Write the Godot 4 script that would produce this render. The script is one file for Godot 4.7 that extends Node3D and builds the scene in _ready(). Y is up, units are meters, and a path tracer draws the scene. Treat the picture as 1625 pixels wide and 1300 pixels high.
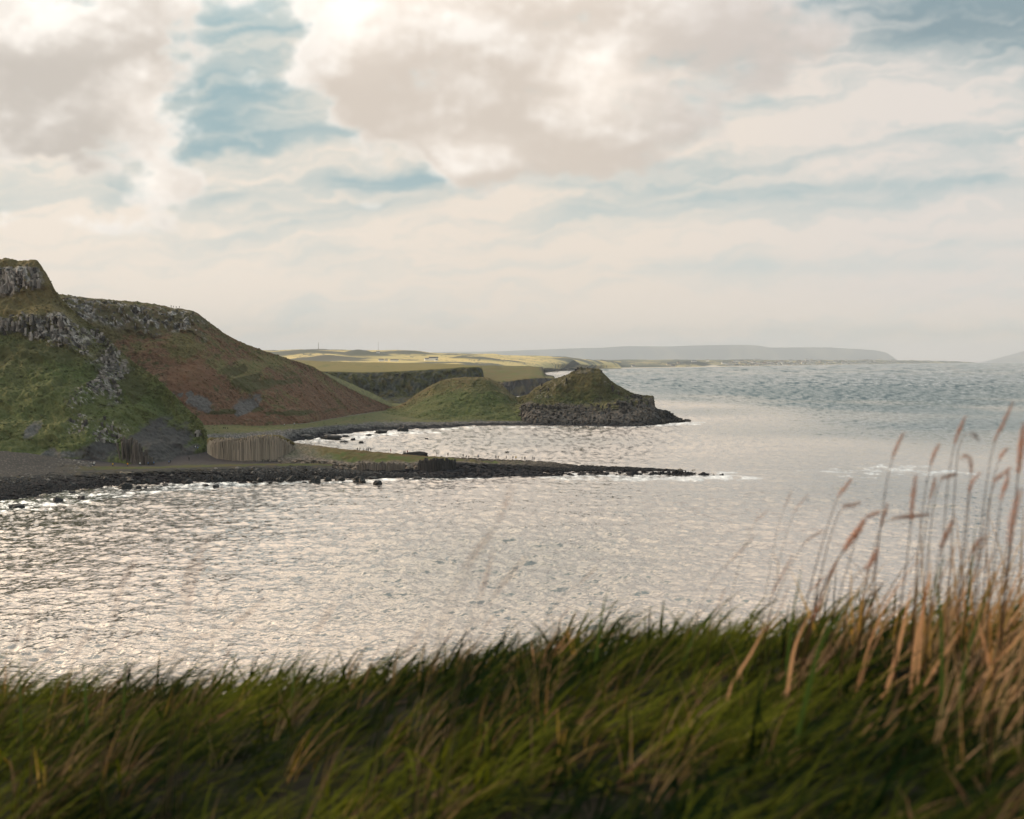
extends Node3D
# A headland bay seen from a grassy cliff edge. Metres, y up, the camera looks along -z from 55 m above the sea.

var rng := RandomNumberGenerator.new()
var nz := FastNoiseLite.new()      # fractal noise, wavelength 1
var nr := FastNoiseLite.new()      # ridged noise, wavelength 1
var nc := FastNoiseLite.new()      # cells
var n1 := FastNoiseLite.new()      # single octave
var ns := FastNoiseLite.new()      # billowing, for clouds
var mats := {}
var used := {}

const GREEN := Color(0.078, 0.080, 0.034)
const DEEP := Color(0.036, 0.046, 0.018)
const LUSH := Color(0.080, 0.100, 0.034)
const OLIVE := Color(0.110, 0.092, 0.040)
const STRAW := Color(0.185, 0.150, 0.070)
const BRACKEN := Color(0.125, 0.070, 0.043)
const RUST := Color(0.150, 0.076, 0.046)
const ROCK := Color(0.44, 0.405, 0.37)
const BASALT := Color(0.065, 0.062, 0.060)
const WET := Color(0.022, 0.023, 0.025)
const SCREE := Color(0.075, 0.072, 0.070)

# ---------------------------------------------------------------- helpers

func numbered(called: String) -> String:
	var n: int = used.get(called, -1) + 1
	used[called] = n
	return called if n == 0 else "%s_%03d" % [called, n]

func tag(o: Node, label: String, category: String, group := "", kind := "") -> void:
	o.set_meta("label", label)
	if category != "":
		o.set_meta("category", category)
	if group != "":
		o.set_meta("group", group)
	if kind != "":
		o.set_meta("kind", kind)

func put(called: String, mesh: Mesh, material: Material, parent: Node = null) -> MeshInstance3D:
	var o := MeshInstance3D.new()
	o.mesh = mesh
	o.material_override = material
	if parent == null:
		o.name = numbered(called)
		add_child(o)
	else:
		o.name = called
		parent.add_child(o, true)
	return o

func base(called: String, at: Vector3, turn := 0.0) -> Node3D:
	var o := Node3D.new()
	o.name = numbered(called)
	o.position = at
	o.rotation.y = turn
	add_child(o)
	return o

func many(called: String, mesh: Mesh, material: Material, spots: Array, tints: Array, parent: Node = null) -> MultiMeshInstance3D:
	var mm := MultiMesh.new()
	mm.transform_format = MultiMesh.TRANSFORM_3D
	mm.use_colors = true
	mm.mesh = mesh
	mm.instance_count = spots.size()
	for i in spots.size():
		mm.set_instance_transform(i, spots[i])
		mm.set_instance_color(i, tints[i])
	var o := MultiMeshInstance3D.new()
	o.multimesh = mm
	o.material_override = material
	o.set_meta("kind", "stuff")
	if parent == null:
		o.name = numbered(called)
		add_child(o)
	else:
		o.name = called
		parent.add_child(o, true)
	return o

func ground_material(rough := 0.95) -> StandardMaterial3D:
	var m := StandardMaterial3D.new()
	m.vertex_color_use_as_albedo = true
	m.roughness = rough
	m.metallic_specular = 0.25
	return m

func pts(flat: Array) -> PackedVector3Array:
	var r := PackedVector3Array()
	for i in range(0, flat.size(), 3):
		r.append(Vector3(flat[i], flat[i + 1], flat[i + 2]))
	return r

func smooth(a: float, b: float, x: float) -> float:
	return smoothstep(a, b, x)

func pch(d0: float, d1: float) -> float:          # monotone slope between two secants
	return 0.0 if d0 * d1 <= 0.0 else 2.0 * d0 * d1 / (d0 + d1)

func hermite(p0: float, p1: float, m0: float, m1: float, t: float) -> float:
	var t2 := t * t
	var t3 := t2 * t
	return (2 * t3 - 3 * t2 + 1) * p0 + (t3 - 2 * t2 + t) * m0 + (3 * t2 - 2 * t3) * p1 + (t3 - t2) * m1

# the point of a contour line at bearing a (x over distance); height and distance run smoothly, without overshoot
func on_line(l: PackedVector3Array, a: float) -> Vector2:
	var n := l.size()
	var k := 0
	while k < n - 2 and a > -l[k + 1].x / l[k + 1].z:
		k += 1
	var a0 := -l[k].x / l[k].z
	var a1 := -l[k + 1].x / l[k + 1].z
	var t := clampf((a - a0) / maxf(a1 - a0, 1e-6), 0.0, 1.0)
	var w := a1 - a0
	var r := Vector2()
	for c in [1, 2]:
		var s: float = (l[k + 1][c] - l[k][c]) / w
		var sp: float = s
		var sn: float = s
		if k > 0:
			sp = (l[k][c] - l[k - 1][c]) / maxf(a0 + l[k - 1].x / l[k - 1].z, 1e-6)
		if k < n - 2:
			sn = (l[k + 2][c] - l[k + 1][c]) / maxf(-l[k + 2].x / l[k + 2].z - a1, 1e-6)
		var v := hermite(l[k][c], l[k + 1][c], pch(sp, s) * w, pch(s, sn) * w, t)
		if c == 1:
			r.y = v
		else:
			r.x = -v
	return r                                       # (distance, height)

func bearings(spans: Array) -> PackedFloat32Array:  # [from, to, steps] in turn
	var r := PackedFloat32Array()
	for s in spans:
		for i in int(s[2]):
			r.append(lerpf(s[0], s[1], float(i) / float(s[2])))
	r.append(spans[-1][1])
	return r

# A landform: contour lines from its hidden back down to its foot, joined by a fine skin of ground that is roughened and coloured by style.
func landform(called: String, lines: Array, rows: Array, cols: PackedFloat32Array, style: int, material: Material, parent: Node = null) -> MeshInstance3D:
	var nu := cols.size()
	var nl := lines.size()
	var nv := 1
	for q in rows:
		nv += int(q)
	var seg := PackedFloat32Array()
	for k in nl - 1:
		for i in int(rows[k]):
			seg.append(k + float(i) / float(rows[k]))
	seg.append(nl - 1.0)
	var pos := PackedVector3Array()
	pos.resize(nu * nv)
	var ls := []
	for l in lines:
		ls.append(pts(l))
	var q := PackedVector2Array()
	q.resize(nl)
	for i in nu:
		var a := cols[i]
		for k in nl:
			q[k] = on_line(ls[k], a)
		for j in nv:
			var k: int = mini(int(seg[j]), nl - 2)
			var t := seg[j] - k
			var s := q[k + 1] - q[k]
			var sp := q[k] - q[k - 1] if k > 0 else s
			var sn := q[k + 2] - q[k + 1] if k < nl - 2 else s
			var d := lerpf(hermite(q[k].x, q[k + 1].x, pch(sp.x, s.x), pch(s.x, sn.x), t), lerpf(q[k].x, q[k + 1].x, t), 0.4)
			var h := lerpf(hermite(q[k].y, q[k + 1].y, pch(sp.y, s.y), pch(s.y, sn.y), t), lerpf(q[k].y, q[k + 1].y, t), 0.4)
			var p := Vector3(a * d, h, -d)
			var b := roughen(style, p, seg[j], a)
			pos[j * nu + i] = p + b
	var nor := PackedVector3Array()
	nor.resize(nu * nv)
	var col := PackedColorArray()
	col.resize(nu * nv)
	for j in nv:
		for i in nu:
			var u := pos[j * nu + mini(i + 1, nu - 1)] - pos[j * nu + maxi(i - 1, 0)]
			var v := pos[mini(j + 1, nv - 1) * nu + i] - pos[maxi(j - 1, 0) * nu + i]
			var n := v.cross(u).normalized()
			nor[j * nu + i] = n
			col[j * nu + i] = cover(style, pos[j * nu + i], n, seg[j], cols[i]) * (0.66 if style == SHORE else 1.0)
	var index := PackedInt32Array()
	index.resize((nu - 1) * (nv - 1) * 6)
	var w := 0
	for j in nv - 1:
		for i in nu - 1:
			var a := j * nu + i
			index[w] = a
			index[w + 1] = a + 1
			index[w + 2] = a + nu + 1
			index[w + 3] = a
			index[w + 4] = a + nu + 1
			index[w + 5] = a + nu
			w += 6
	skins[style] = [pos, nor, seg, cols, nv]
	return put(called, grid_mesh(pos, nor, col, index), material, parent)

func grid_mesh(pos: PackedVector3Array, nor: PackedVector3Array, col: PackedColorArray, index: PackedInt32Array, uv := PackedVector2Array()) -> ArrayMesh:
	var arrays := []
	arrays.resize(Mesh.ARRAY_MAX)
	arrays[Mesh.ARRAY_VERTEX] = pos
	arrays[Mesh.ARRAY_NORMAL] = nor
	if col.size():
		arrays[Mesh.ARRAY_COLOR] = col
	if uv.size():
		arrays[Mesh.ARRAY_TEX_UV] = uv
	arrays[Mesh.ARRAY_INDEX] = index
	var m := ArrayMesh.new()
	m.add_surface_from_arrays(Mesh.PRIMITIVE_TRIANGLES, arrays)
	return m

# ---------------------------------------------------------------- what grows and lies where

enum {HEADLAND, BRACKEN_HILL, FLATS, SHORE, CAUSEWAY, MOUND, STACK, PLATEAU, POINT, FIELDS, COAST, FAR_HILLS, HUMP}

# outcrops and screes: style -> [centre x, y, radius x, y, lean, kind, bulge]; kinds 0 pale rock, 1 dark scree and painted cave shade, 2 grey scree, 3 dark scrub, 4 light grass, 5 mixed pale rock and grass, 6 rust bracken
var patches := {
	HEADLAND: [
		[Vector3(-226.3,48.2,-706), 7.5, 17.0, 0.50, 0, 3.5], [Vector3(-228.6,37.5,-672), 9.5, 7.0, 0.3, 5, 2.0], [Vector3(-223.8,22.7,-640), 7.0, 4.5, -0.5, 5, 1.2], [Vector3(-208.1,17.9,-632), 9.5, 4.5, -0.7, 5, 1.0],
		[Vector3(-183.4,12.2,-640), 17.0, 7.5, -0.42, 1, -0.6], [Vector3(-192.7,16.5,-645), 8.0, 8.0, 0.0, 1, -0.4], [Vector3(-179.2,5.914,-632), 19.0, 4.0, -0.1, 1, 0.0], [Vector3(-206.9,8.922,-622), 9.5, 6.0, 0.0, 1, -1.2],  # the last is a cave mouth, its shade put into the colour
		[Vector3(-242.9,19.3,-630), 3.6, 4.6, 0.2, 2, 0.3], [Vector3(-172.6,15.4,-675), 2.0, 2.4, 0.0, 0, 0.5], [Vector3(-245.8,68.3,-705), 9.0, 6.0, 0.0, 5, 1.5], [Vector3(-259.1,66.1,-704), 8.0, 6.0, 0.4, 5, 1.5],
		[Vector3(-268.5,59.6,-700), 30.0, 8.0, 0.1, 3, 0.0], [Vector3(-213.4,40.8,-712), 4.0, 12.0, 0.6, 3, 0.0], [Vector3(-217.8,8.81,-615), 16.0, 3.0, 0.0, 2, 0.0],
	],
	BRACKEN_HILL: [
		[Vector3(-228,25.8,-880), 15.0, 4.5, -0.55, 2, -0.4], [Vector3(-199.7,22.2,-892), 7.5, 8.5, 0.25, 2, -0.4], [Vector3(-214.1,48.1,-900), 9.0, 7.0, 0.0, 3, 0.6], [Vector3(-207.8,39.9,-900), 8.0, 5.0, 0.3, 3, 0.6], [Vector3(-197.1,35.9,-960), 14.0, 5.0, 0.2, 3, 0.4],
		[Vector3(-211.4,50.6,-970), 16.0, 9.0, -0.4, 4, 0.0], [Vector3(-201.3,55.5,-1060), 14.0, 5.0, -0.4, 4, 0.0], [Vector3(-204.5,18,-885), 28.0, 2.2, 0.03, 3, 0.9], [Vector3(-171.2,15,-900), 22.0, 2.0, -0.06, 3, 0.9], [Vector3(-206,14.5,-872), 40.0, 2.6, 0.0, 6, 0.0], [Vector3(-239.9,42.6,-900), 22.0, 14.0, -0.5, 6, 0.0],
	],
	FLATS: [], SHORE: [], CAUSEWAY: [],
	MOUND: [[Vector3(-25.8,31.3,-1190), 18.0, 6.0, -0.3, 3, 0.5], [Vector3(-69.5,30.9,-1210), 10.0, 5.0, 0.3, 3, 0.5]],
	STACK: [[Vector3(68.9,46.3,-1140), 14.0, 3.6, 0.0, 0, 1.6], [Vector3(30,27.7,-1140), 13.0, 9.0, 0.5, 5, 1.5], [Vector3(48,35.8,-1140), 9.0, 5.0, 0.6, 5, 1.2], [Vector3(93.5,30.3,-1128), 12.0, 4.0, -0.6, 5, 1.0], [Vector3(81.6,15.2,-1098), 15.0, 3.5, 0.0, 4, 0.3], [Vector3(113.5,22.6,-1115), 14.0, 2.5, 0.0, 5, 0.8], [Vector3(61.7,24.6,-1125), 14.0, 4.0, 0.2, 3, 0.5]],
	PLATEAU: [], POINT: [], FIELDS: [], COAST: [], FAR_HILLS: [], HUMP: [],
}

func patch_at(style: int, p: Vector3) -> Vector3:       # (kind, strength, bulge)
	var best := Vector3(-1, 0, 0)
	for q in patches[style]:
		var c: Vector3 = q[0]
		var dx := p.x - c.x
		var dy := p.y - c.y
		if absf(dx) + absf(dy) > 3.0 * (q[1] + q[2]):
			continue
		var cs := cos(q[3])
		var sn := sin(q[3])
		var e := Vector2((dx * cs + dy * sn) / q[1], (-dx * sn + dy * cs) / q[2]).length() + 0.75 * nz.get_noise_3d(p.x * 0.08, p.y * 0.08, 3.0 + q[1]) + 0.3 * nz.get_noise_3d(p.x * 0.3, p.y * 0.3, 8.0)
		var s := 1.0 - smooth(0.6, 1.05, e)
		if s > best.y:
			best = Vector3(q[4], s, q[5] * s)
	return best

func roughen(style: int, p: Vector3, v: float, a: float) -> Vector3:
	match style:
		HEADLAND:
			var g := nz.get_noise_3d(p.x * 0.035, p.y * 0.035, p.z * 0.035)
			var f := nz.get_noise_3d(p.x * 0.22, p.y * 0.22, p.z * 0.22)
			var crag := rocky_band(v, a, p)
			var c := nr.get_noise_3d(p.x * 0.16, p.y * 0.035, p.z * 0.08)
			var b := patch_at(HEADLAND, p)
			var edge := smooth(0.35, 1.3, v)
			var rough := maxf(crag, 1.0 if b.x == 0 or b.x == 5 else 0.0)
			var gully := nr.get_noise_3d(p.x * 0.03 + p.y * 0.012, p.y * 0.008, p.z * 0.02)
			g += gully * 0.8
			return Vector3(0, g * 2.2 * edge + f * 0.8, g * 5.0 * edge + crag * (c * 6.0 + 1.0) + b.z + f * (0.5 + 1.2 * rough))
		BRACKEN_HILL:
			var g := nz.get_noise_3d(p.x * 0.022, p.y * 0.022, p.z * 0.022)
			var f := nz.get_noise_3d(p.x * 0.17, p.y * 0.17, p.z * 0.17)
			var crag := rocky_band2(v, a, p)
			var c := nr.get_noise_3d(p.x * 0.12, p.y * 0.025, p.z * 0.06)
			var b := patch_at(BRACKEN_HILL, p)
			var edge := smooth(0.8, 1.9, v)
			g += 0.6 * nr.get_noise_3d(p.x * 0.020 + p.y * 0.010, p.y * 0.006, p.z * 0.015)
			return Vector3(0, g * 2.0 * edge + f * 0.9 + b.z * 0.5, g * 7.0 * edge + crag * (c * 6.0) + b.z + f * 0.9)
		FLATS:
			var f := nz.get_noise_3d(p.x * 0.12, p.y, p.z * 0.12)
			var rock := smooth(1.6, 2.4, v)
			return Vector3(0, f * (0.35 + 0.9 * rock) * smooth(0.0, 1.0, v), f * 3.0 * rock)
		SHORE:
			var f := nz.get_noise_3d(p.x * 0.2, p.y, p.z * 0.2)
			var rock := smooth(2.2, 3.2, v)
			return Vector3(0, f * (0.25 + 0.8 * rock), f * 3.5 * rock)
		CAUSEWAY:
			var f := nz.get_noise_3d(p.x * 0.2, p.y * 0.2, p.z * 0.2)
			var c := nc.get_noise_3d(p.x * 0.55, p.y * 0.1, p.z * 0.55)
			var rock := smooth(2.0, 2.7, v)
			var outer := smooth(0.05, 0.09, a) * smooth(0.6, 1.0, v)
			return Vector3(0, f * (0.5 + 0.5 * rock + 1.3 * outer) + c * 0.35 * (rock + outer), rock * (f * 1.6 + c * 0.8))
		MOUND:
			var g := nz.get_noise_3d(p.x * 0.03, p.y * 0.03, p.z * 0.03)
			var f := nz.get_noise_3d(p.x * 0.18, p.y * 0.18, p.z * 0.18)
			return Vector3(0, g * 1.2 + f * 0.6, g * 5.0 + f * 0.9 + patch_at(MOUND, p).z)
		STACK:
			var g := nz.get_noise_3d(p.x * 0.04, p.y * 0.04, p.z * 0.04)
			var f := nz.get_noise_3d(p.x * 0.2, p.y * 0.2, p.z * 0.2)
			var c := nr.get_noise_3d(p.x * 0.17, p.y * 0.03, p.z * 0.10)
			var cliff := smooth(1.75, 2.2, v)
			return Vector3(0, g * 1.0 + f * 0.8, g * 5.0 + f * (1.2 - 0.8 * cliff) + cliff * c * 4.0)
		PLATEAU:
			var g := nz.get_noise_3d(p.x * 0.02, p.y * 0.02, p.z * 0.02)
			var c := nr.get_noise_3d(p.x * 0.06, p.y * 0.015, p.z * 0.03)
			var cliff := smooth(1.9, 2.2, v)
			return Vector3(0, g * 0.6, cliff * (c * 5.0 + g * 12.0))
		POINT:
			var g := nz.get_noise_3d(p.x * 0.02, p.y * 0.02, p.z * 0.02)
			var c := nr.get_noise_3d(p.x * 0.05, p.y * 0.015, p.z * 0.03)
			return Vector3(0, g * 1.2, smooth(2.6, 3.1, v) * c * 8.0)
		FIELDS:
			var g := nz.get_noise_3d(p.x * 0.0016, 0.0, p.z * 0.0016)
			var f := nz.get_noise_3d(p.x * 0.006, 5.0, p.z * 0.006)
			var up := (g * 9.0 + f * 4.0) * smooth(0.0, 1.0, v) * smooth(5.0, 3.6, v)
			up += hillocks(p)
			return Vector3(0, up, 0)
		COAST:
			var g := nz.get_noise_3d(p.x * 0.0012, 0.0, p.z * 0.0005)
			return Vector3(0, g * 11.0 * smooth(2.0, 1.0, v) + hillocks(p), 0)
		FAR_HILLS:
			return Vector3(0, 20.0 * nz.get_noise_3d(p.x * 0.0004, 0.0, p.z * 0.0004), 0)
		HUMP:
			var f := nz.get_noise_3d(p.x * 0.25, p.y * 0.25, p.z * 0.25)
			return Vector3(0, f * 0.5, f * 0.5)
	return Vector3.ZERO

# knolls and dunes on the far land: [top, radius x, radius z, height]
var knolls := [
	[Vector3(-697.9,75,-5600), 80.0, 130.0, 24.0], [Vector3(-640.7,66.2,-5500), 110.0, 150.0, 12.0], [Vector3(-704.7,62,-4600), 150.0, 200.0, 17.0], [Vector3(-586.4,57.2,-4300), 90.0, 160.0, 10.0], [Vector3(-131.2,60.3,-5200), 110.0, 140.0, 14.0], [Vector3(-213.4,62.9,-5200), 40.0, 90.0, 9.0],
	[Vector3(1.377,52.2,-5400), 110.0, 150.0, 8.0], [Vector3(362.9,58.7,-7300), 110.0, 200.0, 22.0], [Vector3(1753.8,12.9,-11800), 210.0, 240.0, 34.0], [Vector3(1606.2,-0.027,-12000), 240.0, 200.0, 10.0], [Vector3(-1016.8,88.6,-6000), 170.0, 200.0, 16.0], [Vector3(-529.3,89.7,-6200), 200.0, 200.0, 14.0],
]

func hillocks(p: Vector3) -> float:
	var up := 0.0
	for k in knolls:
		var dx: float = (p.x - k[0].x) / k[1]
		var dz: float = (p.z - k[0].z) / k[2]
		var e := dx * dx + dz * dz
		if e < 6.0:
			up += k[3] * exp(-e * 1.2)
	return up

func rocky_band(v: float, a: float, p: Vector3) -> float:
	var n := nz.get_noise_3d(p.x * 0.05, p.y * 0.05, p.z * 0.05) * 0.8
	var upper := smooth(1.25, 1.45, v + n * 0.25) * smooth(2.1, 1.9, v + n * 0.25) * smooth(-0.372, -0.384, a)
	var lower := smooth(2.95, 3.12, v + n * 0.3) * smooth(4.15, 3.9, v + n * 0.3) * smooth(-0.335, -0.352, a + n * 0.012)
	return clampf(maxf(upper, lower), 0.0, 1.0)

func rocky_band2(v: float, a: float, p: Vector3) -> float:
	var n := nz.get_noise_3d(p.x * 0.03, p.y * 0.03, p.z * 0.03)
	return smooth(1.06, 1.2, v + n * 0.25) * smooth(2.1, 1.8, v + n * 0.5) * smooth(-0.24, -0.262, a + n * 0.01)

func grassy(p: Vector3, f: float) -> Color:
	var a := nz.get_noise_3d(p.x * 0.02 * f, p.y * 0.02 * f, p.z * 0.02 * f)
	var b := nz.get_noise_3d(p.x * 0.16 * f + 9.0, p.y * 0.16 * f, p.z * 0.16 * f)
	var c := GREEN.lerp(LUSH, smooth(-0.1, 0.4, a + b * 0.4))
	c = c.lerp(OLIVE, smooth(-0.05, 0.45, -a + b * 0.7) * 0.75)
	var e := nz.get_noise_3d(p.x * 0.55, p.y * 0.55, p.z * 0.55 + 4.0)
	return c.lerp(DEEP, clampf(smooth(0.08, 0.4, b) * 0.55 + smooth(0.05, 0.4, e) * 0.5, 0.0, 0.85)) * (1.0 - 0.9 * minf(e, 0.35)) * (1.0 - 0.6 * a)

func rock_color(p: Vector3, lean: float) -> Color:
	var s := nz.get_noise_3d(p.x * 0.20, p.y * 0.07, p.z * 0.20)
	var t := nz.get_noise_3d(p.x * 0.7, p.y * 0.22, p.z * 0.7 + 7.0)
	return BASALT.lerp(ROCK, smooth(-0.35, 0.45, s + t * 0.6 + lean))

func patched(style: int, p: Vector3, c: Color) -> Color:
	var b := patch_at(style, p)
	if b.x < 0.0:
		return c
	var t := nz.get_noise_3d(p.x * 0.45, p.y * 0.3, p.z * 0.45)
	match int(b.x):
		0: return c.lerp(rock_color(p, -0.12).lerp(SCREE, 0.35), b.y * smooth(-0.3, 0.0, t))
		1: return c.lerp(SCREE * (0.85 + t * 0.5), b.y)
		2: return c.lerp(Color(0.105, 0.10, 0.098) * (1.0 + t * 0.8), b.y * 0.9)
		3: return c.lerp(DEEP.lerp(OLIVE, 0.25 + t * 0.3), b.y * 0.8)
		4: return c.lerp(STRAW.lerp(LUSH, 0.45 + t), b.y * 0.7)
		5: return c.lerp(rock_color(p, -0.05), b.y * smooth(0.05, 0.25, t) * 0.8)
		6: return c.lerp(RUST.lerp(BRACKEN, 0.4 + t), b.y * 0.8)
	return c

func cover(style: int, p: Vector3, n: Vector3, v: float, a: float) -> Color:
	match style:
		HEADLAND:
			var c := grassy(p, 1.0)
			var up := smooth(60.0, 95.0, p.y)
			c = c.lerp(LUSH * 1.1, smooth(62.0, 30.0, p.y) * 0.45).lerp(OLIVE.lerp(BRACKEN, 0.35), up * 0.6)
			var t := nz.get_noise_3d(p.x * 0.12, p.y * 0.05, p.z * 0.12)
			var crag := rocky_band(v, a, p)
			c = c.lerp(rock_color(p, -0.02), crag * smooth(-0.16, 0.08, t + 0.25 * (0.6 - n.y)))
			return patched(HEADLAND, p, c)
		BRACKEN_HILL:
			var g := nz.get_noise_3d(p.x * 0.013, p.y * 0.013, p.z * 0.013)
			var t := nz.get_noise_3d(p.x * 0.14, p.y * 0.14, p.z * 0.14)
			var c := BRACKEN.lerp(OLIVE, smooth(0.0, 0.45, g + t * 0.5 + (p.y - 45.0) * 0.006))
			c = c.lerp(GREEN, smooth(0.1, 0.4, -g + t * 0.5 + (p.y - 60.0) * 0.008) * 0.7)
			c = c.lerp(LUSH, smooth(1.25, 0.9, v + t * 0.4) * smooth(-0.26, -0.2, a) * 0.8)
			c = c.lerp(DEEP, smooth(0.2, 0.45, t) * 0.5)
			var e := nz.get_noise_3d(p.x * 0.45, p.y * 0.45, p.z * 0.45 + 4.0)
			c = c * (1.0 - 0.9 * e)
			var crag := rocky_band2(v, a, p)
			var s := nz.get_noise_3d(p.x * 0.11, p.y * 0.035, p.z * 0.11)
			c = c.lerp(OLIVE.lerp(BASALT, 0.4), crag * 0.6)
			c = c.lerp(rock_color(p, -0.1), crag * smooth(0.0, 0.2, s))
			return patched(BRACKEN_HILL, p, c)
		FLATS:
			var t := nz.get_noise_3d(p.x * 0.1, 1.0, p.z * 0.1)
			var c := LUSH.lerp(OLIVE, smooth(-0.1, 0.4, t))
			c = c.lerp(RUST.lerp(OLIVE, 0.5), smooth(1.05, 0.6, v + t) * smooth(-0.1, -0.2, a))
			c = c.lerp(DEEP.lerp(STRAW, clampf(0.5 + nz.get_noise_3d(p.x * 0.35, 7.0, p.z * 0.2), 0.0, 1.0)), 0.4)
			c = c.lerp(Color(0.13, 0.115, 0.10), smooth(0.90, 0.95, v) * smooth(1.06, 1.01, v) * smooth(-0.19, -0.17, a))
			var stones := SCREE.lerp(Color(0.2, 0.19, 0.18), smooth(0.0, 0.4, nz.get_noise_3d(p.x * 0.6, 2.0, p.z * 0.6)))
			c = c.lerp(stones, smooth(1.85, 2.1, v + t * 0.3))
			return c.lerp(WET, smooth(2.45, 2.7, v + t * 0.3))
		SHORE:
			var t := nz.get_noise_3d(p.x * 0.13, 1.0, p.z * 0.13)
			var f := nz.get_noise_3d(p.x * 0.8, 4.0, p.z * 0.8)
			var stones := SCREE.lerp(ROCK, smooth(0.15, 0.6, f) * 0.5) * 0.85
			var c := stones
			if a > -0.35:
				c = c.lerp(Color(0.06, 0.058, 0.06), 0.8)                       # the trodden path round the foot of the hill
			c = c.lerp(LUSH.lerp(OLIVE, smooth(-0.2, 0.3, t)), smooth(1.5, 1.75, v + t * 0.25) * smooth(2.35, 2.15, v + t * 0.3) * smooth(-0.37, -0.33, a + t * 0.02))
			c = c.lerp(SCREE.lerp(OLIVE, smooth(0.1, 0.4, t) * 0.5), smooth(2.3, 2.5, v))
			return c.lerp(WET, smooth(2.85, 3.25, v + t * 0.35 + f * 0.2))
		CAUSEWAY:
			var t := nz.get_noise_3d(p.x * 0.1, 1.0, p.z * 0.1)
			var f := nz.get_noise_3d(p.x * 0.7, p.y * 0.5, p.z * 0.7)
			var c := LUSH.lerp(OLIVE, smooth(-0.25, 0.25, t + f * 0.3))
			c = c.lerp(OLIVE.lerp(BRACKEN, 0.4), smooth(1.35, 1.1, v + t * 0.3))
			var bare := smooth(-0.02, 0.02, a + t * 0.03) + 0.75 * smooth(-0.14, -0.17, a + t * 0.02)
			c = c.lerp(Color(0.17, 0.15, 0.125) * (0.75 + f), clampf(bare, 0.0, 0.9))
			var stones := Color(0.20, 0.17, 0.14) * (0.7 + f)
			c = c.lerp(stones, smooth(1.8, 2.1, v + t * 0.3))
			var wet := smooth(2.75, 3.05, v + t * 0.3) + smooth(0.06, 0.11, a) * smooth(1.5, 1.9, v) + smooth(2.0, 2.3, v + t * 0.2) * smooth(-0.085, -0.06, a)
			return c.lerp(WET, clampf(wet, 0.0, 1.0))
		MOUND:
			var t := nz.get_noise_3d(p.x * 0.1, p.y * 0.1, p.z * 0.1)
			var c := grassy(p, 1.2).lerp(LUSH, smooth(1.6, 2.5, v) * 0.5)
			c = c.lerp(OLIVE.lerp(BRACKEN, 0.3), smooth(1.9, 1.1, v + t) * 0.8)
			return patched(MOUND, p, c).lerp(SCREE, smooth(3.05, 3.3, v))
		STACK:
			var t := nz.get_noise_3d(p.x * 0.12, p.y * 0.12, p.z * 0.12)
			var c := grassy(p, 1.2)
			c = c.lerp(OLIVE, smooth(1.9, 1.3, v + t) * 0.6) * 0.72
			var cliff := smooth(1.9, 2.15, v + t * 0.5 + 0.5 * nz.get_noise_3d(p.x * 0.035, 3.0, p.z * 0.02))
			var s := nz.get_noise_3d(p.x * 0.35, p.y * 0.05, p.z * 0.35)
			c = c.lerp(BASALT.lerp(Color(0.15, 0.125, 0.10), smooth(0.0, 0.45, s)), cliff * (1.0 - 0.75 * smooth(0.1, 0.3, t) * smooth(3.4, 2.6, v)))
			c = c.lerp(patched(STACK, p, c), 1.0 if patch_at(STACK, p).x > 0.5 and patch_at(STACK, p).x < 4.5 else 0.4)
			c = c.lerp(BASALT, smooth(0.112, 0.117, a))
			return c.lerp(WET, smooth(3.55, 3.85, v + t * 0.3) + smooth(0.115, 0.125, a) * 0.8)
		PLATEAU:
			var t := nz.get_noise_3d(p.x * 0.03, p.y * 0.06, p.z * 0.03)
			var c := Color(0.17, 0.145, 0.055).lerp(LUSH, smooth(0.1, 0.6, t) * 0.6)
			var s := nz.get_noise_3d(p.x * 0.12, p.y * 0.03, p.z * 0.12)
			var face := GREEN.lerp(OLIVE, smooth(0.0, 0.5, t)).lerp(Color(0.075, 0.085, 0.085), smooth(-0.15, 0.25, s) * 0.8)
			face = face.lerp(GREEN, smooth(-0.10, -0.14, a) * smooth(0.3, -0.2, s)) * (0.62 + 0.6 * nz.get_noise_3d(p.x * 0.25, p.y * 0.04, p.z * 0.25))
			return c.lerp(face, smooth(2.0, 2.08, v))
		POINT:
			var t := nz.get_noise_3d(p.x * 0.03, p.y * 0.03, p.z * 0.03)
			var c := OLIVE.lerp(LUSH, smooth(-0.2, 0.4, t)).lerp(STRAW, 0.25)
			return c.lerp(BASALT.lerp(STRAW, smooth(0.1, 0.5, t) * 0.4), smooth(2.95, 3.1, v) + smooth(0.021, 0.024, a) * smooth(2.0, 1.4, v))
		FIELDS:
			var cell := nc.get_noise_3d(p.x * 0.0042, 0.0, p.z * 0.0017)
			var t := nz.get_noise_3d(p.x * 0.004, 3.0, p.z * 0.004)
			var c := Color(0.60, 0.47, 0.21).lerp(Color(0.50, 0.41, 0.19), smooth(-0.3, 0.5, cell))
			c = c.lerp(Color(0.56, 0.47, 0.22), smooth(0.2, 0.5, t) * 0.6)
			var hedge := smooth(0.035, 0.012, absf(nz.get_noise_3d(p.x * 0.0030, 11.0, p.z * 0.0009))) * 0.8 + smooth(0.03, 0.012, absf(n1.get_noise_2d(p.x * 0.0012, p.z * 0.0020))) * 0.7
			var wild_and_shade := hedge + smooth(1.0, 7.0, hillocks(p)) + smooth(0.12, 0.3, nz.get_noise_3d(p.x * 0.0016, 0.0, p.z * 0.0010)) + smooth(1.35, 1.05, v + t * 0.4) * smooth(-0.1, 0.1, t) + smooth(4.2, 4.7, v)
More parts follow.
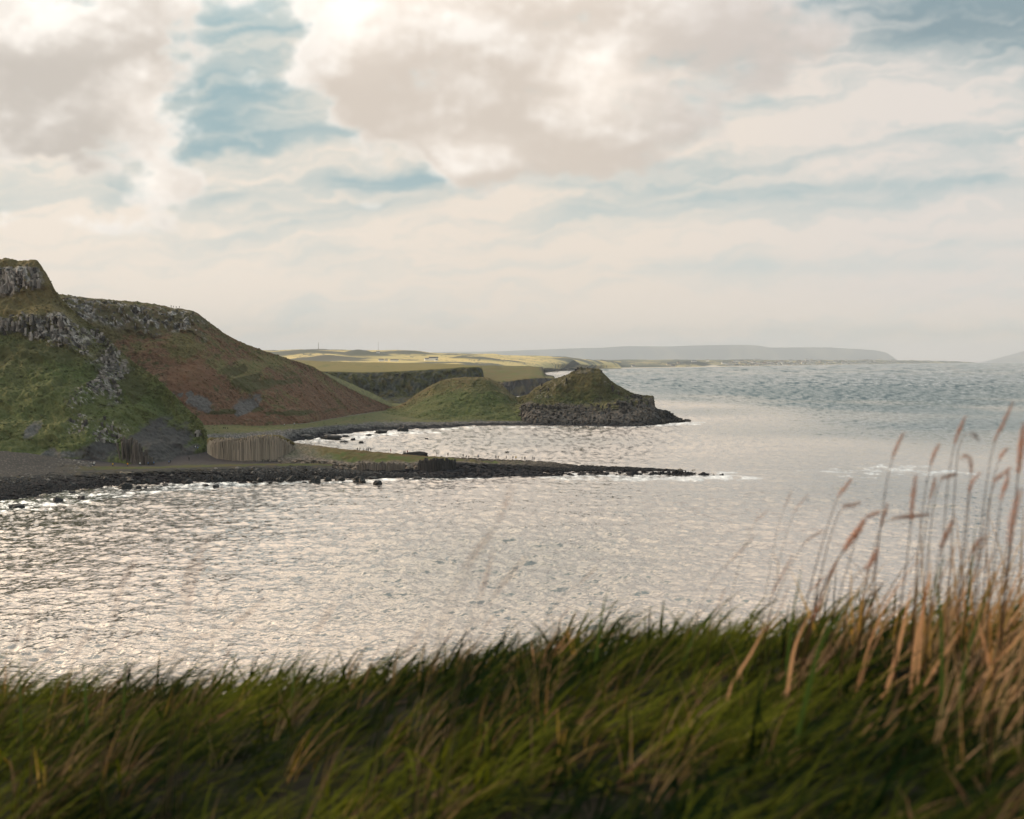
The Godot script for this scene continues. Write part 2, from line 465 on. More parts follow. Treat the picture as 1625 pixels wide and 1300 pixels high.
			return c.lerp(Color(0.085, 0.095, 0.085), clampf(wild_and_shade, 0.0, 0.95))  # hedges and rough land, plus the knolls' shaded faces painted into the colour
		COAST:
			var t := nz.get_noise_3d(p.x * 0.003, 3.0, p.z * 0.0012)
			var s := nz.get_noise_3d(p.x * 0.012, 8.0, p.z * 0.004)
			var c := Color(0.10, 0.11, 0.09).lerp(Color(0.42, 0.36, 0.2), smooth(0.0, 0.35, t))
			c = c.lerp(Color(0.05, 0.06, 0.06), smooth(0.15, 0.3, s) * 0.8)
			c = c.lerp(Color(0.05, 0.06, 0.06), smooth(4.0, 12.0, hillocks(p)))
			return c.lerp(Color(0.62, 0.55, 0.45), smooth(1.9, 1.97, v))
		FAR_HILLS:
			var t := nz.get_noise_3d(p.x * 0.0007, 3.0, p.z * 0.0003)
			return Color(0.07, 0.09, 0.08).lerp(Color(0.17, 0.17, 0.12), smooth(-0.1, 0.4, t))
		HUMP:
			var t := nz.get_noise_3d(p.x * 0.2, p.y * 0.2, p.z * 0.2)
			return OLIVE.lerp(STRAW, 0.4 + t).lerp(Color(0.25, 0.22, 0.18), smooth(1.8, 2.2, v))
	return GREEN

# ---------------------------------------------------------------- the sky

var blobs := [
	[545, 85, 70, 70, 0.8], [482, 98, 38, 30, 0.5], [665, 130, 125, 90, 1.0], [800, 110, 200, 120, 1.15], [960, 120, 150, 110, 1.0], [720, 205, 110, 50, 0.8], [770, 250, 95, 42, 0.85], [880, 240, 120, 45, 0.8], [1010, 190, 110, 60, 0.7],
	[1090, 50, 190, 80, 0.95], [1220, 60, 130, 75, 0.7], [620, 10, 140, 60, 0.9], [860, -40, 420, 70, 1.0],
	[50, 50, 190, 110, 1.1], [130, 130, 130, 85, 1.0], [30, 200, 160, 60, 0.9], [215, 70, 70, 50, 0.6], [195, 190, 60, 55, 0.7], [255, 235, 45, 45, 0.7], [275, 285, 40, 45, 0.65], [235, 325, 40, 28, 0.6], [20, 345, 70, 28, 0.5], [150, 358, 140, 18, 0.45], [265, 360, 40, 14, 0.4],
	[418, 128, 42, 26, 0.46], [570, 325, 30, 12, 0.35],
]
var shades := [[585, 150, 110, 42, -0.22], [740, 195, 150, 34, -0.22], [905, 245, 120, 30, -0.19], [1150, 70, 170, 50, -0.09], [80, 125, 130, 36, -0.22], [70, 205, 150, 26, -0.15], [650, 35, 150, 55, 0.30], [940, 130, 95, 48, 0.24], [745, 250, 85, 30, 0.41], [235, 175, 70, 55, 0.26], [60, 25, 140, 34, 0.26], [500, 70, 60, 60, 0.19], [860, 50, 160, 40, 0.09]]
var glints := [[640, 8, 120, 40, 0.16], [745, 246, 70, 34, 0.12], [960, 130, 80, 50, 0.25], [60, 25, 110, 40, 0.18], [230, 160, 60, 40, 0.2], [565, 60, 60, 60, 0.12], [255, 270, 50, 60, 0.25], [20, 345, 80, 26, 0.25]]

func heap(sx: float, sy: float, wx: float, wy: float) -> float:
	var d := 0.0
	for b in blobs:
		var ex: float = (sx + wx * 0.35 - b[0]) / b[2]
		var ey: float = (sy + wy * 0.4 - b[1]) / b[3]
		var e := ex * ex + ey * ey
		if e < 7.0:
			d += b[4] * exp(-e)
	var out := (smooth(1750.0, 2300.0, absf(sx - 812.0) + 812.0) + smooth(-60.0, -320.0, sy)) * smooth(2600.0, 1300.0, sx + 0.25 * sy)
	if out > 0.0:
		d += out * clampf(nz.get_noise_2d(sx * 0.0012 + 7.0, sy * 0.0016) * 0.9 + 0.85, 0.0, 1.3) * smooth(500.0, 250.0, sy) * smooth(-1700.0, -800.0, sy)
	if d < 0.02:
		return 0.0
	return minf(d, 1.25) + (ns.get_noise_2d(sx * 0.0056, sy * 0.0078) + 0.22 * ns.get_noise_2d(sx * 0.021 + 5.0, sy * 0.027)) * smooth(0.0, 0.35, d)

func sky_color(sx: float, sy: float) -> Color:
	var wx := nz.get_noise_2d(sx * 0.006, sy * 0.012) * 60.0
	var wy := nz.get_noise_2d(sx * 0.006 + 50.0, sy * 0.012) * 30.0
	# blue behind everything, paler towards the horizon
	var h := clampf((573.0 - sy) / 573.0, 0.0, 2.0)
	var blue := Color(0.80, 0.83, 0.82).lerp(Color(0.605, 0.705, 0.728), smooth(0.15, 0.62, h)).lerp(Color(0.47, 0.53, 0.57), smooth(1.1, 1.6, h))
	blue = blue.lerp(Color(0.52, 0.60, 0.63), smooth(0.7, 0.95, h) * smooth(900.0, 1400.0, sx))
	# high thin streaks
	var tx := sx + wx
	var ty := sy + sx * 0.11 + wy
	var cir := nz.get_noise_2d(tx * 0.0013, ty * 0.0095) + nz.get_noise_2d(tx * 0.004 + 31.0, ty * 0.034) * 0.5 + ns.get_noise_2d(tx * 0.007 + 3.0, ty * 0.075) * 0.30
	var veil := lerpf(0.66, 0.93, smooth(0.62, 0.2, h))
	veil -= 0.52 * exp(-pow((sx - 360.0 - (sy - 130.0) * 0.2) / 125.0, 2.0) - pow((sy - 165.0) / 85.0, 2.0))
	veil -= 0.34 * exp(-pow((sx - 430.0) / 110.0, 2.0) - pow((sy - 30.0) / 60.0, 2.0))
	veil -= 0.75 * exp(-pow((sx - 1560.0) / 250.0, 2.0) - pow((sy - 5.0) / 62.0, 2.0))
	veil -= 0.52 * exp(-pow((sx - 1340.0) / 200.0, 2.0) - pow((sy - 300.0 + (sx - 1340.0) * 0.07) / 17.0, 2.0))
	veil -= 0.50 * exp(-pow((sx - 600.0) / 120.0, 2.0) - pow((sy - 287.0) / 14.0, 2.0))
	veil -= 0.30 * exp(-pow((sx - 330.0) / 180.0, 2.0) - pow((sy - 315.0) / 18.0, 2.0))
	veil -= 0.34 * exp(-pow((sx - 1250.0) / 420.0, 2.0) - pow((sy - 422.0) / 13.0, 2.0))
	veil -= 0.30 * exp(-pow((sx - 1560.0) / 160.0, 2.0) - pow((sy - 385.0) / 12.0, 2.0))
	veil -= 0.28 * exp(-pow((sx - 1200.0) / 60.0, 2.0) - pow((sy - 120.0) / 40.0, 2.0))
	veil += 0.4 * exp(-pow((sx - 90.0) / 160.0, 2.0) - pow((sy - 270.0) / 40.0, 2.0))
	veil += 0.35 * exp(-pow((sx - 1350.0) / 300.0, 2.0) - pow((sy - 190.0) / 75.0, 2.0))
	var cream := Color(0.932, 0.880, 0.822).lerp(Color(0.960, 0.908, 0.848), smooth(900.0, 200.0, sx))
	cream = cream.lerp(Color(0.888, 0.855, 0.825), smooth(900.0, 1500.0, sx))
	cream = cream.lerp(Color(0.955, 0.900, 0.840), smooth(0.22, 0.02, h))
	veil -= 0.5 * smooth(1.25, 2.0, h)
	var c := blue.lerp(cream, clampf(veil + cir * 0.62, 0.0, 1.0))
	# heaped clouds: lit from the upper left, brightest where thin
	var f := heap(sx, sy, wx, wy)
	var soft := smooth(560.0, 1150.0, sx) * smooth(1700.0, 1300.0, sx)
	var cover_ := smooth(0.22, lerpf(0.78, 1.2, soft), f)
	if cover_ > 0.0:
		var lit := 0.44 + (f - heap(sx - 9.0, sy - 13.0, wx, wy)) * 0.45 + (f - heap(sx - 40.0, sy - 56.0, wx, wy)) * 0.30
		for q in shades:
			var e: float = pow((sx + wx * 0.8 - q[0]) / q[2], 2.0) + pow((sy + wy * 1.2 - q[1]) / q[3], 2.0)
			if e < 6.0:
				lit += q[4] * exp(-e)
		lit = clampf(lit, 0.0, 1.0)
		var thick := smooth(0.35, 1.0, f)
		var edge := Color(0.995, 0.968, 0.935).lerp(Color(0.885, 0.86, 0.842), smooth(950.0, 1250.0, sx))
		var core := Color(0.835, 0.787, 0.738).lerp(Color(0.79, 0.757, 0.72), smooth(520.0, 60.0, sx)).lerp(Color(0.80, 0.765, 0.735), smooth(900.0, 1200.0, sx))
		var k := core.lerp(edge, smooth(0.0, 1.0, clampf(lit * 0.85 + (1.0 - thick) * 0.6 - 0.14, 0.0, 1.0)))
		k = k.lerp(Color(0.99, 0.95, 0.895), smooth(-30.0, -260.0, sy) * 0.85)  # unseen cloud above the view whitened to light sea and land
		c = c.lerp(k, cover_)
	var lin := c.srgb_to_linear()
	for g in glints:
		var e: float = pow((sx + wx * 0.6 - g[0]) / g[2], 2.0) + pow((sy + wy - g[1]) / g[3], 2.0)
		if e < 6.0:
			var s: float = g[4] * exp(-e) * cover_
			lin += Color(s, s * 0.93, s * 0.85)
	return lin

func sky_toward(az: float, el: float) -> Color:          # radians, az clockwise from -z
	var x: float
	if absf(az) < 0.75:
		x = tan(az)
	else:
		x = signf(az) * (tan(0.75) + (absf(az) - 0.75) * 1.2)
	var y := tan(minf(el, 0.6)) + maxf(el - 0.6, 0.0)
	if absf(az) < 0.75:
		y /= cos(az)
	else:
		y /= cos(0.75)
	var cp := cos(0.0392655)
	var sp := sin(0.0392655)
	if absf(x) < 1.0 and el < 0.6:
		var dz := y * sp - cp
		return sky_color(812.5 - 1960.0 * x / dz, 650.0 + 1960.0 * (y * cp + sp) / dz)
	return sky_color(812.5 + 1960.0 * x, 573.0 - 1960.0 * y)

func sun_way() -> Vector3:
	return Vector3(-sin(deg_to_rad(62.0)), 0.0, -cos(deg_to_rad(62.0))) * cos(deg_to_rad(27.0)) + Vector3.UP * sin(deg_to_rad(27.0))

func aureole(az: float, el: float) -> float:             # sun glow, plus a broad boost above the view added to light the scene
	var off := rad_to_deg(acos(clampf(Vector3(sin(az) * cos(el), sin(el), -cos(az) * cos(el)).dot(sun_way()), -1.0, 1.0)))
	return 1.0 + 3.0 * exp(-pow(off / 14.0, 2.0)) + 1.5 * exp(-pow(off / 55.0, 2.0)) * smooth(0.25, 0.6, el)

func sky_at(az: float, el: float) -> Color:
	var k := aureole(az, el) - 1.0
	k += lerpf(-0.29, 0.0, smooth(0.22, 0.40, el))  # dimmer in view, so the unseen sky above lights the scene more
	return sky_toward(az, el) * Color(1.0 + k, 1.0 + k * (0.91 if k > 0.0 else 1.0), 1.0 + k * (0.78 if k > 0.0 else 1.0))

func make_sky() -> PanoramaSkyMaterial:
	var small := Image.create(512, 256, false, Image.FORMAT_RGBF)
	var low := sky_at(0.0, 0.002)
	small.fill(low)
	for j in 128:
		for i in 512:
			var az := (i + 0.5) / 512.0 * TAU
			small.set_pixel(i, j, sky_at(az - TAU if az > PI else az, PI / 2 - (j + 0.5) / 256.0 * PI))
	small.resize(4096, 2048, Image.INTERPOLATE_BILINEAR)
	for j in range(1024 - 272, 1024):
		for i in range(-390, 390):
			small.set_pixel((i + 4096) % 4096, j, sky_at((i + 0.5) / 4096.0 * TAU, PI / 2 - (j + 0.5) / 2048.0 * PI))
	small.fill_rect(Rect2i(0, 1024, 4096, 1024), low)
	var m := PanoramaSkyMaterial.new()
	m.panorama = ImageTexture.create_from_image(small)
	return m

# ---------------------------------------------------------------- the sea

var surf := []       # [line of points, half width, strength]: where the sea breaks white

func surf_at(p: Vector3) -> float:
	var best := 0.0
	for s in surf:
		var l: PackedVector3Array = s[0]
		for k in l.size() - 1:
			var a := Vector2(l[k].x, l[k].z)
			var b := Vector2(l[k + 1].x, l[k + 1].z)
			var q := Vector2(p.x, p.z)
			if q.x < minf(a.x, b.x) - s[1] * 2.0 or q.x > maxf(a.x, b.x) + s[1] * 2.0 or q.y < minf(a.y, b.y) - s[1] * 2.0 or q.y > maxf(a.y, b.y) + s[1] * 2.0:
				continue
			var d: float = q.distance_to(Geometry2D.get_closest_point_to_segment(q, a, b)) / s[1]
			best = maxf(best, float(s[2]) * (1.0 - smooth(0.25, 1.9, d)))
	return best

func make_sea() -> void:
	var dist := PackedFloat32Array()
	var near_rows := 40.0
	while near_rows < 196.0:
		dist.append(near_rows)
		near_rows += 3.0
	var y := 545.0                                         # rows evenly spread for an eye 55 m up
	while y > 3.2:
		dist.append(55.0 * 1960.0 / y)
		y -= 1.5 if y < 150.0 else 0.9
	dist.append(34500.0)
	var chop := [[350.0, 900.0, 4.5, 9.0], [800.0, 1700.0, 9.0, 28.0], [1500.0, 3300.0, 17.0, 70.0], [3000.0, 7500.0, 45.0, 260.0], [7000.0, 20000.0, 150.0, 1200.0]]
	var az := bearings([[-1.2, -0.75, 10], [-0.75, -0.46, 90], [-0.46, 0.46, 1010], [0.46, 0.7, 80], [0.7, 1.2, 10]])
	var nu := az.size()
	var nv := dist.size()
	var pos := PackedVector3Array()
	pos.resize(nu * nv)
	var nor := PackedVector3Array()
	nor.resize(nu * nv)
	var col := PackedColorArray()
	col.resize(nu * nv)
	var uv := PackedVector2Array()
	uv.resize(nu * nv)
	for j in nv:
		var d := dist[j]
		var gap := d * d / (55.0 * 1960.0) * 0.9
		var calm := smooth(30.0, 26.0, gap)
		for i in nu:
			var x := az[i] * d
			var up := 0.0
			var gust := n1.get_noise_2d(x * 0.004, d * 0.0022)
			if calm > 0.02:
				var near := smooth(3.4, 1.3, gap)
				if near > 0.0:
					up += near * (0.50 * nr.get_noise_3d(x * 0.115, d * 0.165, 0.0) + 0.20 * nz.get_noise_3d(x * 0.30, d * 0.42, 9.0))
				up += 0.55 * smooth(9.0, 3.0, gap) * nr.get_noise_3d(x * 0.034, d * 0.056, 3.0)
				up += 0.8 * smooth(26.0, 9.0, gap) * nz.get_noise_3d(x * 0.012, d * 0.021, 6.0)
				up *= 0.95 + 0.7 * gust
				up += 0.35 * smooth(9.0, 3.0, gap) * n1.get_noise_2d(x * 0.011 + d * 0.006, d * 0.040)
			var k := j * nu + i
			pos[k] = Vector3(x, up, -d)
			uv[k] = Vector2(x, d) / 61.0
			var c := Color(0.51, 0.44, 0.385).lerp(Color(0.06, 0.105, 0.118), clampf(0.20 + gust * 0.5 + 0.7 * smooth(90.0, 420.0, x) + 0.5 * smooth(1400.0, 2600.0, d) * smooth(5200.0, 3600.0, d), 0.0, 1.0))  # warm left and teal right sky reflections put into the water colour
			if d < 1250.0 and d > 400.0:
				var s := surf_at(pos[k])
				if s > 0.0:
					var f := nz.get_noise_3d(x * 0.07, d * 0.05, 2.0) * 1.1 + nz.get_noise_3d(x * 0.5, d * 0.3, 5.0) * 0.5
					var white := smooth(0.38, 0.72, s + f * 0.75)
					c = c.lerp(Color(0.78, 0.80, 0.80), white)
					pos[k].y += white * 0.12
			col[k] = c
	for j in nv:
		for i in nu:
			var u := pos[j * nu + mini(i + 1, nu - 1)] - pos[j * nu + maxi(i - 1, 0)]
			var v := pos[maxi(j - 1, 0) * nu + i] - pos[mini(j + 1, nv - 1) * nu + i]
			var n := v.cross(u).normalized()
			if n.y < 0.0:
				n = -n
			var d := dist[j]
			var x := pos[j * nu + i].x
			var tilt := 0.0
			for band in chop:                                # ripples finer than the skin's own waves, by distance
				var w := smooth(band[0] * 0.7, band[0] * 1.1, d) * smooth(band[1] * 1.3, band[1] * 0.9, d)
				if w > 0.0:
					var q := nz.get_noise_2d(x / band[2], d / band[3])
					tilt += w * (q + 1.3 * maxf(q - 0.18, 0.0))
			n.z += tilt * (0.20 + 0.08 * smooth(1200.0, 3000.0, d)) * (0.8 + 0.5 * n1.get_noise_2d(x * 0.002, d * 0.0011)) + 0.11 * smooth(380.0, 900.0, d) + 0.10 * smooth(60.0, 420.0, x) * smooth(350.0, 700.0, d) + 0.09 * smooth(1100.0, 1700.0, d) * smooth(3600.0, 2200.0, d) * smooth(0.0, 500.0, x)   # of far ripples one sees the near faces
			nor[j * nu + i] = n.normalized()
	var index := PackedInt32Array()
	index.resize((nu - 1) * (nv - 1) * 6)
	var w := 0
	for j in nv - 1:
		for i in nu - 1:
			var a := j * nu + i
			index[w] = a + nu
			index[w + 1] = a + nu + 1
			index[w + 2] = a + 1
			index[w + 3] = a + nu
			index[w + 4] = a + 1
			index[w + 5] = a
			w += 6
	var m := StandardMaterial3D.new()
	m.vertex_color_use_as_albedo = true
	m.roughness = 0.06
	m.metallic = 0.92
	m.metallic_specular = 0.71
	var ripple := FastNoiseLite.new()
	ripple.noise_type = FastNoiseLite.TYPE_SIMPLEX_SMOOTH
	ripple.seed = 5
	ripple.frequency = 0.020
	ripple.fractal_octaves = 4
	ripple.fractal_gain = 0.55
	var tex := NoiseTexture2D.new()
	tex.width = 1024
	tex.height = 1024
	tex.seamless = true
	tex.noise = ripple
	tex.as_normal_map = true
	tex.bump_strength = 6.0
	m.normal_enabled = true
	m.normal_texture = tex
	m.normal_scale = 0.55
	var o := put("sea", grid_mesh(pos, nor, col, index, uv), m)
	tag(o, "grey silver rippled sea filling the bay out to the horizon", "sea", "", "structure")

# ---------------------------------------------------------------- stones, columns, people, houses

func rock_mesh(seed_: int, rough: float) -> ArrayMesh:
	var s := SphereMesh.new()
	s.radius = 1.0
	s.height = 2.0
	s.radial_segments = 14
	s.rings = 8
	var arr := s.get_mesh_arrays()
	var v: PackedVector3Array = arr[Mesh.ARRAY_VERTEX]
	for i in v.size():
		var p := v[i]
		var k := 1.0 + rough * nz.get_noise_3d(p.x * 0.8 + seed_ * 3.7, p.y * 0.8, p.z * 0.8) + 0.25 * rough * nz.get_noise_3d(p.x * 3.0, p.y * 3.0 + seed_, p.z * 3.0)
		v[i] = Vector3(p.x * k, p.y * k * 0.72, p.z * k * 0.85)
	var st := SurfaceTool.new()
	st.begin(Mesh.PRIMITIVE_TRIANGLES)
	st.set_smooth_group(-1)
	var idx: PackedInt32Array = arr[Mesh.ARRAY_INDEX]
	for i in idx:
		st.add_vertex(v[i])
	st.generate_normals()
	return st.commit()

func prism_mesh(sides: int, seed_: int) -> ArrayMesh:     # a stone column, radius 1, height 1, with a slightly domed, chipped top
	var r := RandomNumberGenerator.new()
	r.seed = seed_
	var st := SurfaceTool.new()
	st.begin(Mesh.PRIMITIVE_TRIANGLES)
	st.set_smooth_group(-1)
	var ring := []
	for k in sides:
		var t := TAU * k / sides + r.randf_range(-0.12, 0.12)
		ring.append(Vector2(cos(t), sin(t)) * r.randf_range(0.9, 1.05))
	var levels := [0.0]
	while levels[-1] < 0.8:
		levels.append(levels[-1] + r.randf_range(0.12, 0.26))
	levels[-1] = 0.985
	for n in levels.size() - 1:
		var shift := Vector3(r.randf_range(-0.1, 0.1), 0, r.randf_range(-0.1, 0.1))
		var grow := r.randf_range(0.92, 1.06)
		for k in sides:
			var p: Vector2 = ring[k] * grow
			var q: Vector2 = ring[(k + 1) % sides] * grow
			var a := Vector3(p.x, levels[n], p.y) + shift
			var b := Vector3(q.x, levels[n], q.y) + shift
			var c := Vector3(q.x, levels[n + 1], q.y) + shift
			var d := Vector3(p.x, levels[n + 1], p.y) + shift
			var top := Vector3(0, levels[n + 1] + 0.006, 0) + shift
			for t in [[a, c, b], [a, d, c], [d, top, c]]:
				for x in t:
					st.add_vertex(x)
	st.generate_normals()
	return st.commit()

# A standing figure meshed as one skin from joined tapered limbs (surface nets). pose: 0 standing, 1 walking, 2 in a long coat, 3 sitting
func person_mesh(pose: int, coat: Color, legs: Color) -> ArrayMesh:
	var hip := 0.92
	var bones := []                                      # [a, b, radius a, radius b, part]
	var hair := Color(0.03, 0.022, 0.016)
	var skin := Color(0.45, 0.30, 0.22)
	var step := 0.22 if pose == 1 else 0.03
	if pose == 3:
		hip = 0.42
		bones = [[Vector3(-0.1, hip, 0), Vector3(-0.11, 0.46, 0.42), 0.09, 0.065, 0], [Vector3(-0.11, 0.46, 0.42), Vector3(-0.11, 0.05, 0.46), 0.06, 0.045, 0], [Vector3(0.1, hip, 0), Vector3(0.11, 0.46, 0.42), 0.09, 0.065, 0], [Vector3(0.11, 0.46, 0.42), Vector3(0.11, 0.05, 0.48), 0.06, 0.045, 0]]
	else:
		for s in [-1.0, 1.0]:
			bones.append([Vector3(0.09 * s, hip, 0), Vector3(0.10 * s, 0.48, 0.08 + step * s * 0.6), 0.10, 0.065, 0])
			bones.append([Vector3(0.10 * s, 0.48, 0.08 + step * s * 0.6), Vector3(0.10 * s, 0.06, step * s - 0.02), 0.062, 0.045, 0])
			bones.append([Vector3(0.10 * s, 0.05, step * s - 0.04), Vector3(0.11 * s, 0.04, step * s + 0.14), 0.045, 0.035, 0])
	var sh := hip + 0.50
	bones.append([Vector3(0, hip, 0), Vector3(0, hip + 0.25, 0.01), 0.15, 0.145, 1])
	bones.append([Vector3(0, hip + 0.25, 0.01), Vector3(0, sh - 0.04, 0), 0.145, 0.15, 1])
	bones.append([Vector3(-0.14, sh - 0.02, 0), Vector3(0.14, sh - 0.02, 0), 0.075, 0.075, 1])
	if pose == 2:
		bones.append([Vector3(0, hip, 0), Vector3(0, hip - 0.30, 0), 0.17, 0.20, 1])
	for s in [-1.0, 1.0]:
		bones.append([Vector3(0.19 * s, sh - 0.03, 0), Vector3(0.25 * s, sh - 0.30, -0.03), 0.06, 0.048, 1])
		bones.append([Vector3(0.25 * s, sh - 0.30, -0.03), Vector3(0.22 * s, sh - 0.54, 0.08 - step * s * 0.4), 0.046, 0.036, 1])
		bones.append([Vector3(0.22 * s, sh - 0.55, 0.085 - step * s * 0.4), Vector3(0.21 * s, sh - 0.63, 0.11 - step * s * 0.4), 0.034, 0.022, 2])
	bones.append([Vector3(0, sh, 0), Vector3(0, sh + 0.10, 0.015), 0.055, 0.052, 2])
	bones.append([Vector3(0, sh + 0.16, 0.025), Vector3(0, sh + 0.22, 0.02), 0.082, 0.095, 2])
	bones.append([Vector3(0, sh + 0.25, -0.005), Vector3(0, sh + 0.22, -0.03), 0.088, 0.09, 3])
	var cell := 0.045
	var lo := Vector3(-0.42, -0.05, -0.42)
	var nx := 19
	var ny := 44
	var nz_ := 26
	var val := PackedFloat32Array()
	val.resize(nx * ny * nz_)
	var part := PackedInt32Array()
	part.resize(nx * ny * nz_)
	for j in ny:
		for k in nz_:
			for i in nx:
				var p := lo + Vector3(i, j, k) * cell
				var d := 9.0
				var near := 9.0
				var which := 0
				for b in bones:
					var a: Vector3 = b[0]
					var ab: Vector3 = b[1] - a
					var t := clampf((p - a).dot(ab) / ab.length_squared(), 0.0, 1.0)
					var e: float = p.distance_to(a + ab * t) - lerpf(b[2], b[3], t)
					if e < near:
						near = e
						which = b[4]
					var h := clampf(0.5 + 0.5 * (d - e) / 0.05, 0.0, 1.0)
					d = lerpf(d, e, h) - 0.05 * h * (1.0 - h)
				val[(j * nz_ + k) * nx + i] = d
				part[(j * nz_ + k) * nx + i] = which
	var at := {}
	var pos := PackedVector3Array()
	var nor := PackedVector3Array()
	var col := PackedColorArray()
	var index := PackedInt32Array()
	var shades := [legs, coat, skin, hair]
	var corner := [Vector3i(0, 0, 0), Vector3i(1, 0, 0), Vector3i(0, 1, 0), Vector3i(1, 1, 0), Vector3i(0, 0, 1), Vector3i(1, 0, 1), Vector3i(0, 1, 1), Vector3i(1, 1, 1)]
	var edges := [[0, 1], [2, 3], [4, 5], [6, 7], [0, 2], [1, 3], [4, 6], [5, 7], [0, 4], [1, 5], [2, 6], [3, 7]]
	for j in ny - 1:
		for k in nz_ - 1:
			for i in nx - 1:
				var v := []
				for c in corner:
					v.append(val[((j + c.y) * nz_ + k + c.z) * nx + i + c.x])
				var sum := Vector3.ZERO
				var n := 0
				for e in edges:
					if (v[e[0]] < 0.0) != (v[e[1]] < 0.0):
						var t: float = v[e[0]] / (v[e[0]] - v[e[1]])
						sum += Vector3(corner[e[0]]).lerp(Vector3(corner[e[1]]), t)
						n += 1
				if n:
					at[Vector3i(i, j, k)] = pos.size()
					pos.append(lo + (Vector3(i, j, k) + sum / n) * cell)
					nor.append(Vector3(v[1] - v[0] + v[3] - v[2] + v[5] - v[4] + v[7] - v[6], v[2] - v[0] + v[3] - v[1] + v[6] - v[4] + v[7] - v[5], v[4] - v[0] + v[5] - v[1] + v[6] - v[2] + v[7] - v[3]).normalized())
					col.append(shades[part[(j * nz_ + k) * nx + i]])
	for q: Vector3i in at:
		var v0 := val[(q.y * nz_ + q.z) * nx + q.x]
		for ax in 3:
			var e := Vector3i.ZERO
			e[ax] = 1
			var u := Vector3i.ZERO
			u[(ax + 1) % 3] = 1
			var w := Vector3i.ZERO
			w[(ax + 2) % 3] = 1
			var q1 := q + e
			var v1 := val[(q1.y * nz_ + q1.z) * nx + q1.x]
			if (v0 < 0.0) == (v1 < 0.0) or not (at.has(q - u) and at.has(q - w) and at.has(q - u - w)):
				continue
			var f := [at[q], at[q - u], at[q - u - w], at[q - w]]
			if v0 < 0.0:
				f.reverse()
			index.append_array(PackedInt32Array([f[0], f[1], f[2], f[0], f[2], f[3]]))
	return grid_mesh(pos, nor, col, index)

func house_mesh(w: float, d: float, h: float, roof: float) -> Array:      # walls, roof
	var st := SurfaceTool.new()
	st.begin(Mesh.PRIMITIVE_TRIANGLES)
	st.set_smooth_group(-1)
	var x := w / 2
	var z := d / 2
	var quads := [
		[Vector3(-x, 0, z), Vector3(-x, h, z), Vector3(x, h, z), Vector3(x, 0, z)], [Vector3(x, 0, -z), Vector3(x, h, -z), Vector3(-x, h, -z), Vector3(-x, 0, -z)],
		[Vector3(-x, 0, -z), Vector3(-x, h, -z), Vector3(-x, h, z), Vector3(-x, 0, z)], [Vector3(x, 0, z), Vector3(x, h, z), Vector3(x, h, -z), Vector3(x, 0, -z)],
	]
	for q in quads:
		for k in [0, 1, 2, 0, 2, 3]:
			st.add_vertex(q[k])
	for s in [-1.0, 1.0]:
		var g := [Vector3(x * s, h, z * s), Vector3(x * s, h + roof, 0), Vector3(x * s, h, -z * s)]
		for k in g:
			st.add_vertex(k)
	st.generate_normals()
	var walls := st.commit()
	st = SurfaceTool.new()
	st.begin(Mesh.PRIMITIVE_TRIANGLES)
	st.set_smooth_group(-1)
	var o := 0.4
	for s in [-1.0, 1.0]:
		var e := z + o
		var hh := h - roof * o / z + 0.06
		var q := [Vector3(-x - o, hh, e * s), Vector3(-x - o, h + roof + 0.06, 0), Vector3(x + o, h + roof + 0.06, 0), Vector3(x + o, hh, e * s)]
		for k in [0, 1, 2, 0, 2, 3]:
			st.add_vertex(q[k])
	st.generate_normals()
	return [walls, st.commit()]

func flat_color(c: Color, rough := 0.9) -> StandardMaterial3D:
	var key := [c, rough]
	if not mats.has(key):
		var m := StandardMaterial3D.new()
		m.albedo_color = c.linear_to_srgb()
		m.roughness = rough
		m.metallic_specular = 0.3
		mats[key] = m
	return mats[key]

# ---------------------------------------------------------------- the cliff edge and its grass

func crest(x: float) -> float:                            # how far off the cliff edge lies
	return 4.05 - 0.24 * clampf(x, -3.0, 3.0) + 0.12 * n1.get_noise_1d(x * 0.7)

func bank(x: float, d: float) -> float:                   # height of the ground at the cliff edge
	var s := clampf(x, -6.0, 6.0)
	var y := 55.0 - 1.11 + 0.115 * s + 0.10 * smooth(-0.8, 0.3, s) - 0.012 * s * absf(s) - 0.03 * (d - 3.0) + 0.07 * nz.get_noise_2d(x * 0.5, d * 0.5)
	var e := d - crest(x)
	if d < -0.8:
		y += minf(-0.8 - d, 60.0) * 1.6                   # unseen steep hillside added behind to keep skylight off the grass
	if e > 0.0:
		y -= 0.22 * minf(e, 2.0) * minf(e, 2.0) + maxf(e - 2.0, 0.0) * 0.88
	return y

func blade(st: SurfaceTool, at: Vector3, dir: float, length: float, width: float, lean: float, curl: float, shade: Color, segs := 6) -> void:
	var p := at
	var fwd := Vector3(cos(dir), 0, sin(dir))
	var side := Vector3(-sin(dir), 0, cos(dir)).rotated(Vector3.UP, 0.5)
	var prev := []
	for k in segs + 1:
		var t := float(k) / segs
		var ang := lean + curl * t * t
		var up := Vector3.UP * cos(ang) + fwd * sin(ang)
		var w := width * (1.0 - pow(t, 2.2)) * (0.75 + 0.25 * minf(t * 4.0, 1.0)) * 0.5 + 0.0002
		var n := up.cross(side).normalized()
		var now := [p - side * w, p + side * w, n]
		if k:
			for v in [[prev[0], prev[2]], [prev[1], prev[2]], [now[1], n], [prev[0], prev[2]], [now[1], n], [now[0], n]]:
				st.set_color(shade)
				st.set_normal(v[1])
				st.add_vertex(v[0])
		prev = now
		p += up * length / segs

